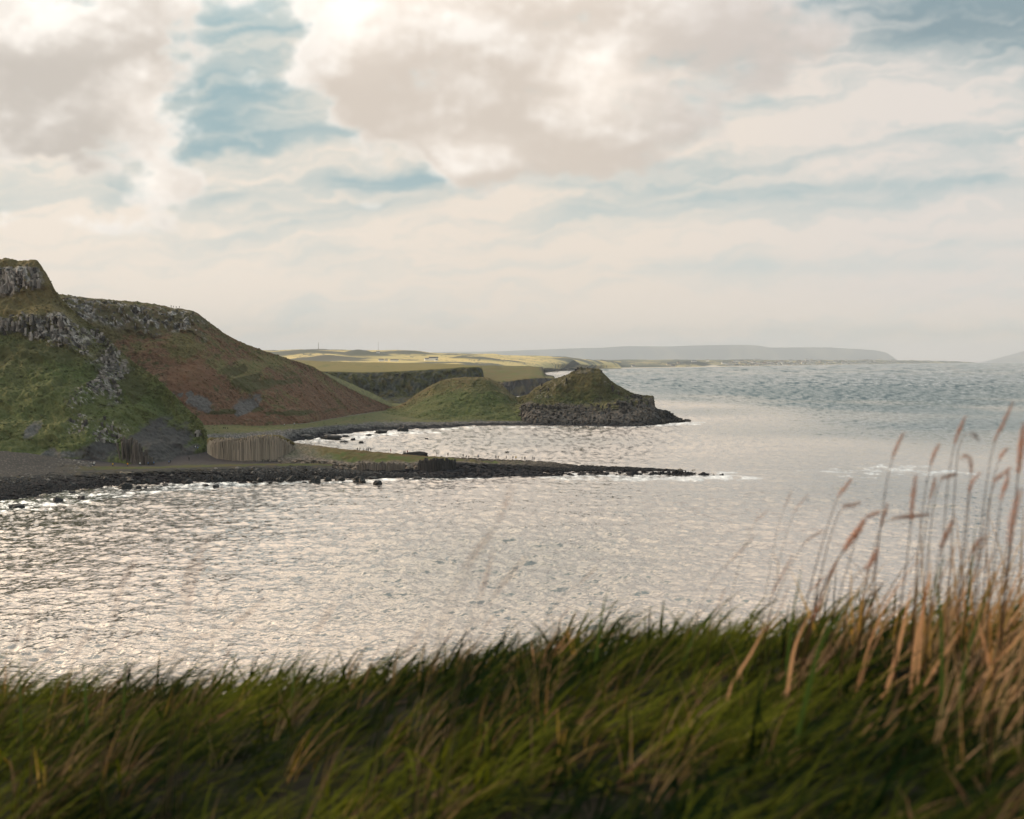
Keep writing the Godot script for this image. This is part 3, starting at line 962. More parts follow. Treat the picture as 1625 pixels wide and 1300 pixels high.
func tuft(seed_: int, count: int, l0: float, l1: float, w0: float, w1: float, lean0: float, lean1: float, spread: float, dry: float) -> ArrayMesh:
	var r := RandomNumberGenerator.new()
	r.seed = seed_
	var st := SurfaceTool.new()
	st.begin(Mesh.PRIMITIVE_TRIANGLES)
	for i in count:
		var q := Vector2(r.randfn(0, 1), r.randfn(0, 1)) * 0.05
		var dir := r.randfn(0.0, spread)
		var f := r.randf_range(0.65, 1.25)
		var shade := Color(f, f * r.randf_range(0.9, 1.1), f * r.randf_range(0.8, 1.1))
		if r.randf() < dry:
			shade = Color(2.4, 1.2, 1.3) * f
		blade(st, Vector3(q.x, -0.03, q.y), dir, r.randf_range(l0, l1), r.randf_range(w0, w1), r.randf_range(lean0, lean1), r.randf_range(0.2, 1.3), shade)
	return st.commit()

func grass_material(through: float) -> StandardMaterial3D:
	var m := StandardMaterial3D.new()
	m.vertex_color_use_as_albedo = true
	m.roughness = 0.8
	m.metallic_specular = 0.06
	m.cull_mode = BaseMaterial3D.CULL_DISABLED
	m.backlight_enabled = true
	m.backlight = Color(through, through, through * 0.6)
	return m

# a tall flowering stalk: a thin curved stem with a plumed head of small spikelets
func stalk(line: PackedVector3Array, head: float, stem_col: Color, head_col: Color, label: String, group: String, fat := 1.0, leafy := false) -> void:
	var tip := line[0]
	var foot := line[line.size() - 1]
	var dir := foot - line[maxi(line.size() - 2, 0)]
	var ground := bank(foot.x, -foot.z)
	var along := dir.normalized() if dir.length() > 0.001 else Vector3.DOWN
	along = (along + Vector3.DOWN * 1.2).normalized()
	var run := (foot.y - ground) / maxf(-along.y, 0.3)
	var root := foot + along * run
	root.y = bank(root.x, -root.z) - 0.02
	var path := Curve3D.new()
	path.bake_interval = 0.006
	var all := [root]
	for k in range(line.size() - 1, -1, -1):
		all.append(line[k])
	for k in all.size():
		var t: Vector3 = (all[mini(k + 1, all.size() - 1)] - all[maxi(k - 1, 0)]) / 6.0
		path.add_point(all[k] - root, -t, t)
	var o := base("grass_stalk", root)
	tag(o, label, "grass stalk", group)
	var total := path.get_baked_length()
	var st := SurfaceTool.new()
	st.begin(Mesh.PRIMITIVE_TRIANGLES)
	if leafy:
		leaf_strip(st, path, total, 0.0, 1.0, 0.0075 * fat)
		put("leaf", st.commit(), stem_material(stem_col), o)
		return
	tube(st, path, total, 0.0, 1.0, 0.0017 * fat, 0.0007 * fat)
	put("stem", st.commit(), stem_material(stem_col), o)
	st = SurfaceTool.new()
	st.begin(Mesh.PRIMITIVE_TRIANGLES)
	st.set_smooth_group(-1)
	var from := maxf(total - head, total * 0.3)
	var n := int(clampf(head / 0.0016, 16.0, 70.0))
	for k in n:
		var t := float(k) / n
		var p := path.sample_baked(lerpf(from, total, t))
		var q := path.sample_baked(minf(lerpf(from, total, t) + 0.01, total + 0.0))
		var ax := (q - p).normalized() if q.distance_to(p) > 1e-4 else Vector3.UP
		var side := ax.cross(Vector3(sin(k * 2.4), 0.3, cos(k * 2.4))).normalized()
		var out := (ax + side * 0.75).normalized()
		var size := 0.0040 * fat * (0.55 + 0.6 * sin(PI * clampf(t * 0.9 + 0.1, 0.0, 1.0))) * rng.randf_range(0.8, 1.2)
		spikelet(st, p + side * 0.0012 * fat, out, size)
	st.generate_normals()
	put("seed_head", st.commit(), stem_material(head_col), o)

func spikelet(st: SurfaceTool, p: Vector3, out: Vector3, size: float) -> void:
	var s := out.cross(Vector3(0.3, 1.0, 0.2)).normalized() * size * 0.28
	var u := out.cross(s).normalized() * size * 0.28
	var a := p
	var b := p + out * size * 1.6
	var mid := p + out * size * 0.6
	var ring := [mid + s, mid + u, mid - s, mid - u]
	for k in 4:
		for v in [a, ring[k], ring[(k + 1) % 4], b, ring[(k + 1) % 4], ring[k]]:
			st.add_vertex(v)

func tube(st: SurfaceTool, path: Curve3D, total: float, from: float, to: float, r0: float, r1: float) -> void:
	var segs := 14
	var prev := []
	for k in segs + 1:
		var t := lerpf(from, to, float(k) / segs)
		var p := path.sample_baked(t * total)
		var q := path.sample_baked(minf(t + 0.02, 1.0) * total) - path.sample_baked(maxf(t - 0.02, 0.0) * total)
		var ax := q.normalized()
		var s := ax.cross(Vector3.BACK).normalized()
		var u := s.cross(ax)
		var r := lerpf(r0, r1, float(k) / segs)
		var ring := []
		for m in 5:
			ring.append([p + (s * cos(TAU * m / 5.0) + u * sin(TAU * m / 5.0)) * r, s * cos(TAU * m / 5.0) + u * sin(TAU * m / 5.0)])
		if k:
			for m in 5:
				var m2 := (m + 1) % 5
				for v in [prev[m], ring[m], ring[m2], prev[m], ring[m2], prev[m2]]:
					st.set_normal(v[1])
					st.add_vertex(v[0])
		prev = ring

func leaf_strip(st: SurfaceTool, path: Curve3D, total: float, from: float, to: float, width: float) -> void:
	var segs := 12
	var prev := []
	for k in segs + 1:
		var f := float(k) / segs
		var t := lerpf(from, to, f)
		var p := path.sample_baked(t * total)
		var ax := (path.sample_baked(minf(t + 0.02, 1.0) * total) - path.sample_baked(maxf(t - 0.02, 0.0) * total)).normalized()
		var s := ax.cross(Vector3(0.25, 0.1, 1.0).normalized()).normalized()
		var n := s.cross(ax)
		var w := width * 0.5 * (1.0 - pow(f, 3.0)) + 0.0003
		var now := [p - s * w + n * w * 0.3, p, p + s * w + n * w * 0.3, n]
		if k:
			for m in 2:
				for v in [prev[m], now[m], now[m + 1], prev[m], now[m + 1], prev[m + 1]]:
					st.set_normal(n)
					st.add_vertex(v)
		prev = now

func stem_material(c: Color) -> StandardMaterial3D:
	var key := ["stem", c]
	if not mats.has(key):
		var m := StandardMaterial3D.new()
		m.albedo_color = c.linear_to_srgb()
		m.roughness = 0.7
		m.cull_mode = BaseMaterial3D.CULL_DISABLED
		m.backlight_enabled = true
		m.backlight = (c / maxf(c.r, c.g) * (0.7 if c.r > c.g else 0.10)).linear_to_srgb()
		mats[key] = m
	return mats[key]

# ---------------------------------------------------------------- the scene

func _ready() -> void:
	rng.seed = 11
	for n in [nz, nr, nc, n1]:
		n.seed = 3
		n.frequency = 1.0
		n.noise_type = FastNoiseLite.TYPE_SIMPLEX_SMOOTH
	nz.fractal_octaves = 4
	nz.fractal_gain = 0.52
	nr.fractal_type = FastNoiseLite.FRACTAL_RIDGED
	nr.fractal_octaves = 3
	nc.noise_type = FastNoiseLite.TYPE_CELLULAR
	nc.fractal_type = FastNoiseLite.FRACTAL_NONE
	nc.cellular_return_type = FastNoiseLite.RETURN_CELL_VALUE
	n1.fractal_octaves = 2
	ns.seed = 8
	ns.frequency = 1.0
	ns.noise_type = FastNoiseLite.TYPE_SIMPLEX_SMOOTH
	ns.fractal_octaves = 6
	ns.fractal_gain = 0.5

	var cam := Camera3D.new()
	cam.name = "camera"
	cam.position = Vector3(0, 55, 0)
	cam.rotation.x = -0.0392655
	var lens := CameraAttributesPhysical.new()
	lens.frustum_focal_length = 36.1846
	lens.frustum_focus_distance = 420.0
	lens.exposure_aperture = 2.7
	lens.frustum_near = 0.05
	lens.frustum_far = 120000.0
	cam.attributes = lens
	cam.fov = 36.6944
	cam.near = 0.05
	cam.far = 120000.0
	add_child(cam)
	cam.current = true

	var env := Environment.new()
	env.background_mode = Environment.BG_SKY
	var sky := Sky.new()
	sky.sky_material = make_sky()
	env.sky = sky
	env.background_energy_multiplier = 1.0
	env.tonemap_mode = Environment.TONE_MAPPER_LINEAR
	env.tonemap_exposure = 1.5
	env.fog_enabled = true
	env.fog_density = 0.000031
	env.fog_light_color = Color(0.89, 0.93, 0.965)
	env.sdfgi_enabled = true
	env.ssao_enabled = true
	env.ssil_enabled = true
	var we := WorldEnvironment.new()
	we.name = "air"
	we.environment = env
	add_child(we)

	var sun := DirectionalLight3D.new()
	sun.name = "sun"
	sun.light_energy = 0.5
	sun.light_color = Color(1.0, 0.86, 0.70)
	sun.light_angular_distance = 11.0
	sun.shadow_enabled = true
	var to_sun := sun_way()
	sun.look_at_from_position(Vector3.ZERO, -to_sun, Vector3.UP)
	add_child(sun)

	surf = [
		[pts([-195.3,0.3,-447.1,-186.2,0.3,-464.7,-178.2,0.3,-481.5,-170.3,0.3,-502,-157.5,0.3,-519.1,-141.7,0.3,-540.2,-127,0.3,-548.5]), 14.0, 0.92],
		[pts([-205.6,0.3,-470.9,-192.2,0.3,-485.9,-183.1,0.3,-509.2,-170.6,0.3,-526.8]), 8.0, 0.8],
		[pts([-135.5,0.3,-548.5,-111.3,0.3,-554.2,-83.8,0.3,-560,-56.1,0.3,-569,-32.9,0.3,-572.1]), 7.0, 0.68],
		[pts([-21.4,0.3,-576.7,-11.1,0.3,-578.3]), 4.0, 0.95],
		[pts([20.1,0.3,-581.4,43.9,0.3,-581.4,68.1,0.3,-584.6,91.5,0.3,-581.4,104.3,0.3,-578.3]), 11.0, 0.78],
		[pts([31.3,0.3,-569,57.8,0.3,-572.1,72.5,0.3,-572.1]), 10.0, 0.66],
		[pts([64.9,0.3,-611.4,89.4,0.3,-608,103.8,0.3,-601.1]), 6.0, 0.6],
		[pts([-148.8,0.3,-850.1,-131.2,0.3,-878,-113.5,0.3,-915.6,-84.3,0.3,-956.6]), 26.0, 0.70],
		[pts([-62.7,0.3,-1001.4,-17.1,0.3,-1030.3,46.1,0.3,-1030.3,98.2,0.3,-1025.4,159,0.3,-1082.5]), 9.0, 0.60],
		[pts([126,0.3,-1061,159.4,0.3,-1104.8]), 14.0, 0.74],
		[pts([162.9,0.3,-597.7,185.9,0.3,-618.5,192.1,0.3,-608]), 15.0, 0.36],
		[pts([198,0.3,-637,200.6,0.3,-615,219.4,0.3,-597.7]), 15.0, 0.38],
	]
	make_sea()
	build_land()
	dress_slopes()
	build_stones()
	build_people()
	build_houses()
	build_bank()

func build_land() -> void:
	var soil := ground_material()
	var o := landform("headland", [
		[-846.5,112,-1100,-413.2,116,-1000,-344.5,108,-900,-278.4,80,-800,-236.3,45,-765,-201.8,20,-735,-175.2,7,-700,-169.2,5,-690],
		[-572.4,122.3,-745,-396.1,121.1,-770,-317.9,117.6,-770,-304.6,117.4,-766,-291.4,116.4,-760,-285.7,110.4,-757,-280.8,103.7,-755,-274.2,94.3,-750,-258.2,81.4,-742,-243.5,71.5,-735,-232.1,62,-728,-222.9,55.7,-722,-208.3,47.7,-712,-192,36.1,-700,-181.1,27.5,-692,-171,19.7,-684,-165.7,9.423,-676],
		[-557.6,104,-725,-310,94.3,-750,-287.1,96.8,-748,-279.1,97.3,-750,-273.1,90.3,-747,-257.5,79.8,-740,-242.9,69.6,-733,-231.4,60.2,-726,-222.3,53.9,-720,-207.7,46,-710,-191.5,34.4,-698,-180.6,25.8,-690,-170.6,18.4,-682,-165.5,8.799,-675],
		[-538.9,84.5,-700,-298.6,80.7,-722,-276.6,80.3,-722,-264.1,82,-728,-255.8,77.4,-735,-241,65.4,-727,-229.6,55.4,-720,-221.1,49.5,-716,-206.6,41.7,-706,-190.7,30.9,-695,-180.1,23.4,-688,-170.3,16.4,-681,-165.5,8.454,-675],
		[-531.6,70.1,-690,-295.5,71.7,-714,-272.9,69.5,-712,-257,65.1,-708,-246.3,61.1,-707,-234.2,53.2,-706,-224.6,46,-704,-217.2,41.4,-703,-204.6,34.3,-699,-189.4,26.1,-690,-179.1,20.4,-684,-170.1,13.7,-680,-165.2,8.177,-674],
		[-501.7,39.4,-650,-273.6,39.2,-660,-253.4,38.5,-660,-231,35.1,-662,-212.1,28.9,-664,-195.7,22.6,-668,-184.6,16.9,-672,-176.5,13.4,-674,-168.6,10.2,-674,-165,7.902,-673],
		[-457.7,15.1,-592,-252.1,11.3,-607,-240.1,9.647,-608,-221.9,7.076,-609,-213.6,6.213,-612,-196.8,4.15,-618,-182.4,3.419,-623,-171.8,4.071,-643,-168.6,5.059,-656,-166.4,6.418,-665,-164.5,7.011,-671],
		[-445.1,-3,-575,-245.3,-3,-590,-209.6,-3,-600,-178.7,-3,-610,-168.4,-2,-630,-164,-2,-655,-161.9,-2,-660],
	], [8, 30, 34, 44, 74, 70, 3], bearings([[-0.72, -0.45, 130], [-0.45, -0.245, 480]]), HEADLAND, soil)
	tag(o, "nearest green headland with two bands of pale crag above a steep grass slope", "headland", "", "structure")

	o = landform("bracken_hill", [
		[-1155.1,105,-1500,-574.8,95,-1500,-378.5,92,-1450,-280.1,62,-1400,-210.1,42,-1380,-153.3,20,-1350,-128.4,9,-1320],
		[-776.6,128.4,-1010,-367.5,107.2,-960,-354.6,107.3,-970,-340.8,105.8,-980,-323,104.1,-985,-306.5,102.8,-990,-288.3,100.8,-1000,-274.9,98.2,-1005,-261.4,96.1,-1010,-247.8,86.5,-1015,-238.2,78.4,-1022,-228,71.8,-1030,-210,63.6,-1050,-195.7,57.2,-1080,-180.8,49.9,-1120,-174.3,43.9,-1145,-160.6,30.7,-1190,-142.1,17.7,-1240,-124,7.517,-1275],
		[-739.2,90.6,-960,-356.4,82.4,-930,-327.2,79.4,-940,-294.5,73.4,-950,-277,74.5,-960,-252.5,77.8,-975,-243,76.8,-995,-234.2,71.9,-1005,-225.4,66.9,-1018,-208.1,59.2,-1040,-193.9,52.3,-1070,-178.8,44.3,-1108,-172.1,38.3,-1130,-159.3,26.7,-1180,-141.6,14.7,-1236,-123.8,6.941,-1273],
		[-678.7,51.9,-880,-337.6,51.9,-880,-310.2,47.3,-890,-279.3,42.6,-900,-237.3,42.4,-915,-210.6,38,-950,-181.4,32.1,-1000,-161.5,24.2,-1060,-151.2,17.9,-1120,-138.7,9.937,-1210,-123.5,5.756,-1270],
		[-660.6,11.8,-855,-328.7,11.8,-855,-266.7,11.6,-858,-226,10.6,-870,-212.4,9.631,-880,-198.7,8.4,-895,-181.1,7.359,-915,-159.9,6.994,-950,-149.8,7.108,-1020,-137,7.142,-1130,-130.2,7.244,-1200,-123.3,5.51,-1268],
		[-649.5,-3,-840,-321.2,-3,-835,-207.7,-3,-860,-177.3,-3,-895,-146.9,-3,-1000,-120.6,-3,-1240],
	], [6, 44, 76, 76, 3], bearings([[-0.72, -0.40, 60], [-0.40, -0.096, 500]]), BRACKEN_HILL, soil)
	tag(o, "long brown bracken hill behind the nearest headland, sloping down to the bay", "hill", "", "structure")

	o = landform("bay_flats", [
		[-252.9,13,-930,-226.8,12,-940,-193.9,11,-980,-171.6,10,-1020,-160,9,-1090,-145.5,9,-1200,-130.3,9,-1340,-77,6,-1340,19.9,4,-1200],
		[-236.1,10.7,-868,-211.9,9.734,-878,-180.5,7.515,-912,-159.2,7.196,-946,-149.2,7.296,-1016,-135.8,6.993,-1120,-120.6,5.652,-1240,-64.9,1.943,-1130,-29.8,2.315,-1110,18.4,1.747,-1110],
		[-206.8,9.596,-760,-185.9,8.999,-770,-172.8,7.69,-820,-154,6.48,-880,-138.1,5.576,-940,-121.3,4.468,-1000,-101.2,3.51,-1040,-61.8,1.777,-1075,-29.5,1.383,-1100,18.3,1.139,-1105],
		[-190.6,5,-700,-170.3,5,-705,-150.8,3,-715,-142.8,0.3,-750,-147.6,0.3,-843.3,-140.2,0.3,-878,-134.5,0.3,-915.6,-116.1,0.3,-956.6,-96.1,0.3,-987.5,-58.7,0.3,-1020.5,-28.2,0.3,-1050.6,17.7,0.3,-1066.3],
		[-185.2,-3,-680,-165.6,-3,-685,-137.2,-3,-720,-134.2,-3,-840,-111.7,-3,-920,-56.9,-3,-990,17.3,-3,-1040],
	], [8, 40, 40, 6], bearings([[-0.272, 0.016, 460]]), FLATS, soil)
	tag(o, "strip of green pasture and stones along the head of the bay", "shore", "", "structure")

	o = landform("near_shore", [
		[-502.6,9,-650,-270,9,-650,-206.7,9,-660,-184.3,9,-690,-172.6,9,-700,-147.6,8,-700,-115.6,4,-680,-98.5,0,-670],
		[-463.9,13.6,-600,-250.9,10.9,-604,-220.8,7.001,-606,-191.7,4.016,-612,-174.1,3.367,-616,-164.3,4.374,-627,-155.2,3.89,-629,-132.5,3.649,-628,-105.8,4.14,-622,-91.2,3.668,-620],
		[-433.3,7.199,-560,-234.4,4.833,-564,-210.3,4.269,-577,-184.2,3.905,-588,-147.1,4.127,-596,-127.4,4.063,-604,-103.7,3.87,-610,-90,3.702,-612],
		[-410.3,0.24,-530,-223.3,2.55,-537,-202.3,2.786,-555,-178.6,2.837,-570,-152.1,3.112,-580,-124.1,2.698,-588,-100.7,2.646,-592,-87.7,1.681,-596],
		[-342.1,0.3,-441.6,-199.5,0.3,-479.4,-192.5,0.3,-499.6,-185.8,0.3,-524.2,-171.1,0.3,-545.7,-146.9,0.3,-560,-119.5,0.3,-566,-97.3,0.3,-572.1,-84.6,0.3,-575.1],
		[-333.3,-3,-430,-189.4,-3,-455,-177.3,-3,-500,-140.4,-3,-535,-80.9,-3,-550],
	], [8, 40, 40, 50, 8], bearings([[-0.72, -0.45, 90], [-0.45, -0.146, 460]]), SHORE, soil)
	tag(o, "dark stony foreshore with a grass strip and footpath below the headland", "shore", "", "structure")

	o = landform("causeway", [
		[-131.5,-2,-690,-113.6,-3,-668,-85,-3,-658,-37.5,-3,-652,5.819,-3,-650,28.7,-3,-642,61,-3,-636,79.8,-3,-630,107.4,-3,-622],
		[-126,12.4,-662,-109.6,11.7,-645,-95.1,10.8,-636,-81.3,9.62,-630,-62,8.006,-630,-52.3,7.038,-630,-36.4,5.914,-632,-17,4.78,-632,5.665,3.889,-633,21.8,2.674,-632,34.6,1.31,-629,60.1,0.516,-627,78.8,-0.166,-622,90.9,-0.763,-618,105.9,-2.041,-613],
		[-120,5.423,-630,-106.4,6.701,-626,-92.7,5.893,-620,-79.6,4.63,-616,-60.6,4.63,-616,-51.3,4.549,-617,-35.7,4.939,-620,-16.6,3.668,-620,5.568,2.864,-622,21.5,1.737,-624,34.2,0.95,-622,59.5,0.329,-620,78.1,-0.198,-617,90.3,-0.717,-614,105.7,-2.043,-612],
		[-117,3.535,-614,-103.9,3.16,-611,-91,2.479,-608,-78.3,1.408,-606,-59.7,1.097,-606,-50.5,1.32,-607,-35.2,2.533,-611,-16.4,2.133,-612,5.479,1.505,-612,21.1,0.564,-612,33.7,0.25,-612,58.7,-0.064,-612,77.5,-0.378,-612,89.9,-0.821,-611,105.5,-2.012,-611],
		[-109.6,0.3,-575.1,-98.1,0.3,-576.7,-75.1,0.3,-581.4,-48.3,0.3,-581.4,-33.4,0.3,-579.8,-15.6,0.3,-581.4,5.249,0.3,-586.2,20.3,0.3,-587.8,32.8,0.3,-596.1,57.5,0.3,-599.4,75.7,0.3,-597.7,87.4,0.3,-594.4,102.1,-0.3,-591],
		[-106.8,-3,-560,-47.4,-3,-570,5.15,-3,-575,56.1,-3,-585,101.9,-3,-590],
	], [10, 44, 34, 44, 8], bearings([[-0.19, 0.173, 600]]), CAUSEWAY, soil)
	tag(o, "low dark basalt causeway running out into the water, grassy along its landward crest", "causeway", "", "structure")

	o = landform("grassy_mound", [
		[-138.9,6,-1330,-77,6,-1340,-29.1,4,-1340,16.9,2,-1300],
		[-131.8,5.421,-1262,-123.3,6.979,-1255,-112.8,10.5,-1245,-92.3,24.1,-1235,-75.3,33.1,-1225,-60.7,37.6,-1220,-41.8,39.2,-1215,-26.2,39,-1210,-14.4,34.7,-1205,-6.429,28.7,-1200,-0.915,23.3,-1195,5.77,20.1,-1190,15.4,19.3,-1185],
		[-129.5,5.018,-1240,-121.1,6.285,-1232,-110.1,7.268,-1215,-89,15.5,-1190,-72.3,20.8,-1175,-58.2,24,-1170,-40.1,25.9,-1165,-25.2,24.8,-1160,-13.9,21.3,-1158,-6.164,16.9,-1150,-0.879,14,-1148,5.554,12.4,-1145,14.8,13.1,-1140],
		[-123.2,5.628,-1180,-103.3,4.388,-1140,-83.4,3.218,-1115,-68,2.552,-1105,-38.2,2.41,-1108,-13.3,2.315,-1110,-0.849,1.843,-1108,14.4,1.422,-1105],
		[-120.1,-3,-1150,-81.6,-3,-1090,-37.2,-3,-1080,14.1,-3,-1085],
	], [6, 50, 60, 4], bearings([[-0.105, 0.014, 300]]), MOUND, soil)
	tag(o, "rounded green mound at the head of the bay, left of the peaked headland", "hill", "", "structure")

	o = landform("peaked_headland", [
		[-14.8,-5,-1290,-0.329,-3,-1290,57.6,-3,-1290,118.7,-3,-1240,143.2,-3,-1180,164.2,-3,-1150],
		[-14.1,11.9,-1225,-0.305,19.7,-1195,7.528,21.3,-1180,14.7,23.2,-1175,19.4,27.5,-1172,24.2,31.1,-1170,31.8,34.8,-1165,38.8,37.9,-1160,46.2,40.9,-1155,53.7,43.9,-1150,55.4,45.6,-1149,57.7,46.2,-1148,61.7,48.3,-1146,64,49.5,-1145.5,66.9,48.3,-1145,72,48.9,-1144,77.2,48,-1143,81.2,47.4,-1142,84,44,-1140,90.3,38.2,-1138,99.4,31.8,-1136,108.3,26.7,-1132,117.4,23.9,-1130,125.2,23.1,-1128,129,22.8,-1126,130.7,12,-1125,132.8,11.3,-1128,141.7,10,-1130,148.9,5.322,-1132,158,0.258,-1135,162.3,-1.06,-1137],
		[-13.9,6.228,-1210,-0.299,13.8,-1170,23.4,16.4,-1130,52.3,16.7,-1120,81.9,17.1,-1110,97.3,21,-1112,115.5,22.4,-1112,127.4,22.1,-1112,129.2,11.3,-1112,140.4,8.138,-1120,147.9,4.479,-1125,157.7,0.064,-1133,162,-1.077,-1135],
		[-13.6,1.405,-1180,-0.294,6.295,-1150,22.9,11.6,-1105,51.2,10.9,-1095,80.6,11,-1092,95.9,13.1,-1095,114.1,13,-1098,126.1,12.9,-1100,130.1,10.5,-1105,139.4,5.631,-1112,147.3,2.985,-1120,157.3,-0.137,-1130,161.8,-1.094,-1133],
		[-13.4,-1,-1165,-0.289,0,-1130,22,0.3,-1061,49.1,0.3,-1050.6,76.4,0.3,-1035.3,90.7,0.3,-1035.3,108.7,0.3,-1045.4,121.7,0.3,-1061,135.7,0.3,-1082.5,143.8,0.3,-1093.5,153.8,0.3,-1104.8,159.2,-0.2,-1114.9],
		[-13.1,-4,-1140,-0.278,-4,-1090,73.8,-4,-1000,129.2,-4,-1030,151.4,-4,-1060],
	], [12, 80, 50, 50, 4], bearings([[-0.0115, 0.1438, 430]]), STACK, soil)
	tag(o, "peaked headland with dark column cliffs and a low rocky snout running into the sea", "headland", "", "structure")

	o = landform("cliff_plateau", [
		[-600.6,90,-2300,-372.9,56,-2200,-215.9,52,-2200,-99,50,-2100,-48.2,44,-1800,-38.6,30,-1700,-35,0,-1650],
		[-444.1,66.3,-1700,-286.6,42.1,-1690,-259.2,43.4,-1680,-227.5,44.7,-1680,-196.6,46.4,-1680,-168.9,44.8,-1660,-140.1,45.8,-1650,-94.1,48.3,-1640,-59.9,49.4,-1620,-45,49.3,-1590,-39.6,48.2,-1570,-37,44.7,-1560,-35.3,36,-1555,-32.8,2.026,-1550],
		[-386.7,49.7,-1480,-251,41.8,-1480,-229.9,42.9,-1490,-177.9,42,-1500,-140.8,42.7,-1505,-109,44.6,-1510,-86.9,45.7,-1515,-56.2,47.6,-1520,-43.2,48,-1525,-38.6,46.4,-1528,-36.3,43.3,-1530,-34.7,33.9,-1530,-32.4,1.146,-1530],
		[-376.6,20.5,-1440,-244.3,19,-1440,-201.7,14.3,-1450,-158.4,11.8,-1460,-114.4,13,-1470,-85,15.8,-1480,-34.1,15.2,-1500,-31.8,-0.097,-1500],
		[-348.1,-3,-1330,-229.2,-3,-1350,-148.7,-3,-1370,-29.5,-3,-1390],
	], [8, 24, 60, 24], bearings([[-0.262, -0.0213, 360]]), PLATEAU, soil)
	tag(o, "flat topped dark cliff across the bay, its grass top lit along the edge", "cliff", "", "structure")

	o = landform("far_point", [
		[-102.7,45,-2600,35.1,45,-2500,58.1,35,-2300,75.8,10,-2200,80.6,-3,-2150],
		[-86.9,46,-2200,-47.7,47.2,-2200,-30.8,47.9,-2200,-16.2,44.6,-2190,19.4,43.9,-2170,35.8,44.8,-2160,52.1,44.8,-2150,55.2,40.8,-2145,57.3,32.1,-2140,72.1,29,-2125,74.1,24.7,-2120,76.1,12.9,-2115,79.1,-2.029,-2110],
		[-82.6,39,-2090,-45.1,37,-2080,-15.3,36,-2075,18.5,36,-2070,34.3,37.1,-2070,50.1,36,-2070,53.3,33.4,-2070,55.4,30.2,-2070,70.6,28,-2080,72.9,23.1,-2085,75.2,12.4,-2090,78.6,-2.693,-2095],
		[-78.7,23.6,-1990,-27.8,21.6,-1985,-2.532,23.1,-1985,17.7,25.7,-1985,51.5,28,-2000,68.5,26.7,-2020,70.9,21.9,-2030,73.4,12.4,-2040,76.9,-1.977,-2050],
		[-77.1,0.3,-1950.2,-27.4,0.3,-1950.2,17.6,0.3,-1968.1,51.2,0.3,-1986.3,74.9,-1,-1996.5],
		[-75.2,-4,-1900,71.3,-4,-1900],
	], [6, 30, 30, 40, 2], bearings([[-0.04, 0.0376, 200]]), POINT, soil)
	tag(o, "stepped green point beyond the dark cliff with a grey cliff under its shelf", "headland", "", "structure")

	o = landform("farmland", [
		[-2508.1,70,-9600,-562.1,60,-9800,446.1,30,-10000,967.6,-6,-11000],
		[-1828.4,108.5,-7000,-1364.6,113.8,-7000,-1218.3,117.7,-7000,-1097,119.2,-7000,-1025.6,115.6,-7000,-900.8,112,-7000,-711.7,115.6,-7000,-611,115.1,-7200,-559.9,113,-7300,-474.5,101.4,-7600,-355.8,100.7,-7800,-230.4,98.2,-8000,-123.3,103,-8200,-61.3,93,-8300,117.7,89.2,-8400,262.1,86.6,-8500,374.8,83.5,-8600,441.9,77.4,-8800,543.7,68.8,-9000,923.4,49.7,-10500],
		[-1541.3,76,-5900,-1150.3,79,-5900,-909,87.5,-5800,-687.4,81.6,-5800,-492.2,78.6,-5800,-273.7,76.4,-6000,-97.7,74.9,-6500,98.1,69.3,-7000,339,62.7,-7600,879.5,39.7,-10000],
		[-1175.8,50.4,-4500,-877.5,50.4,-4500,-533.4,55,-4500,-269.6,55,-4700,-78.2,55,-5200,81.3,49.1,-5800,312.3,37.2,-7000,862,20,-9800],
		[-862.4,33.1,-3300,-643.7,34.8,-3300,-391.2,39.9,-3300,-200.8,42.5,-3500,-60.2,40.7,-4000,67.3,30.5,-4800,325.7,10.4,-7300,844.4,3.64,-9600],
		[-679.7,20,-2600,-507.3,20,-2600,-320.2,20,-2700,-172.2,10,-3000,-54.2,0.3,-3600,44.6,0.3,-5000,217.1,0.3,-7403,435.9,0.3,-7952,630.8,0.3,-8387,755.4,0.3,-8588],
		[-653.8,-8,-2500,-166.5,-8,-2900,43.7,-8,-4900,321.3,-8,-7200,721.3,-8,-8200],
	], [6, 30, 36, 26, 18, 3], bearings([[-0.262, 0.0885, 440]]), FIELDS, soil)
	tag(o, "rolling straw coloured farmland with grey hedges beyond the cliffs", "fields", "", "structure")

	o = landform("town_coast", [
		[499.1,-8,-14500,1165.7,10,-15500,2785,20,-19000,6214,20,-25000,10401,10,-32000,12562,-8,-33500],
		[430.2,55,-12500,1015.1,63.3,-13500,1357.3,67.3,-14200,2271.8,70.8,-15500,3358,72.3,-17000,4971,70.3,-20000,7338,71.2,-24500,8637,68.8,-27000,10039,62.5,-29500,11182,47.1,-31000,12000,12.6,-32000],
		[258.4,0.3,-7507,672.9,0.3,-8946,916.4,0.3,-9585,1395.1,0.3,-10423,1868.9,0.3,-11544,2651.6,0.3,-13420,4236,0.3,-17042,6843,0.3,-22844,9616,0.3,-28255,11842,0.3,-31579],
		[241,-8,-7000,860.5,-8,-9000,2489.6,-8,-12600,6291,-8,-21000,10875,-8,-29000],
	], [4, 40, 2], bearings([[0.035, 0.376, 640]]), COAST, soil)
	tag(o, "low hazy coast with a beach and a seaside town along the horizon", "coast", "", "structure")

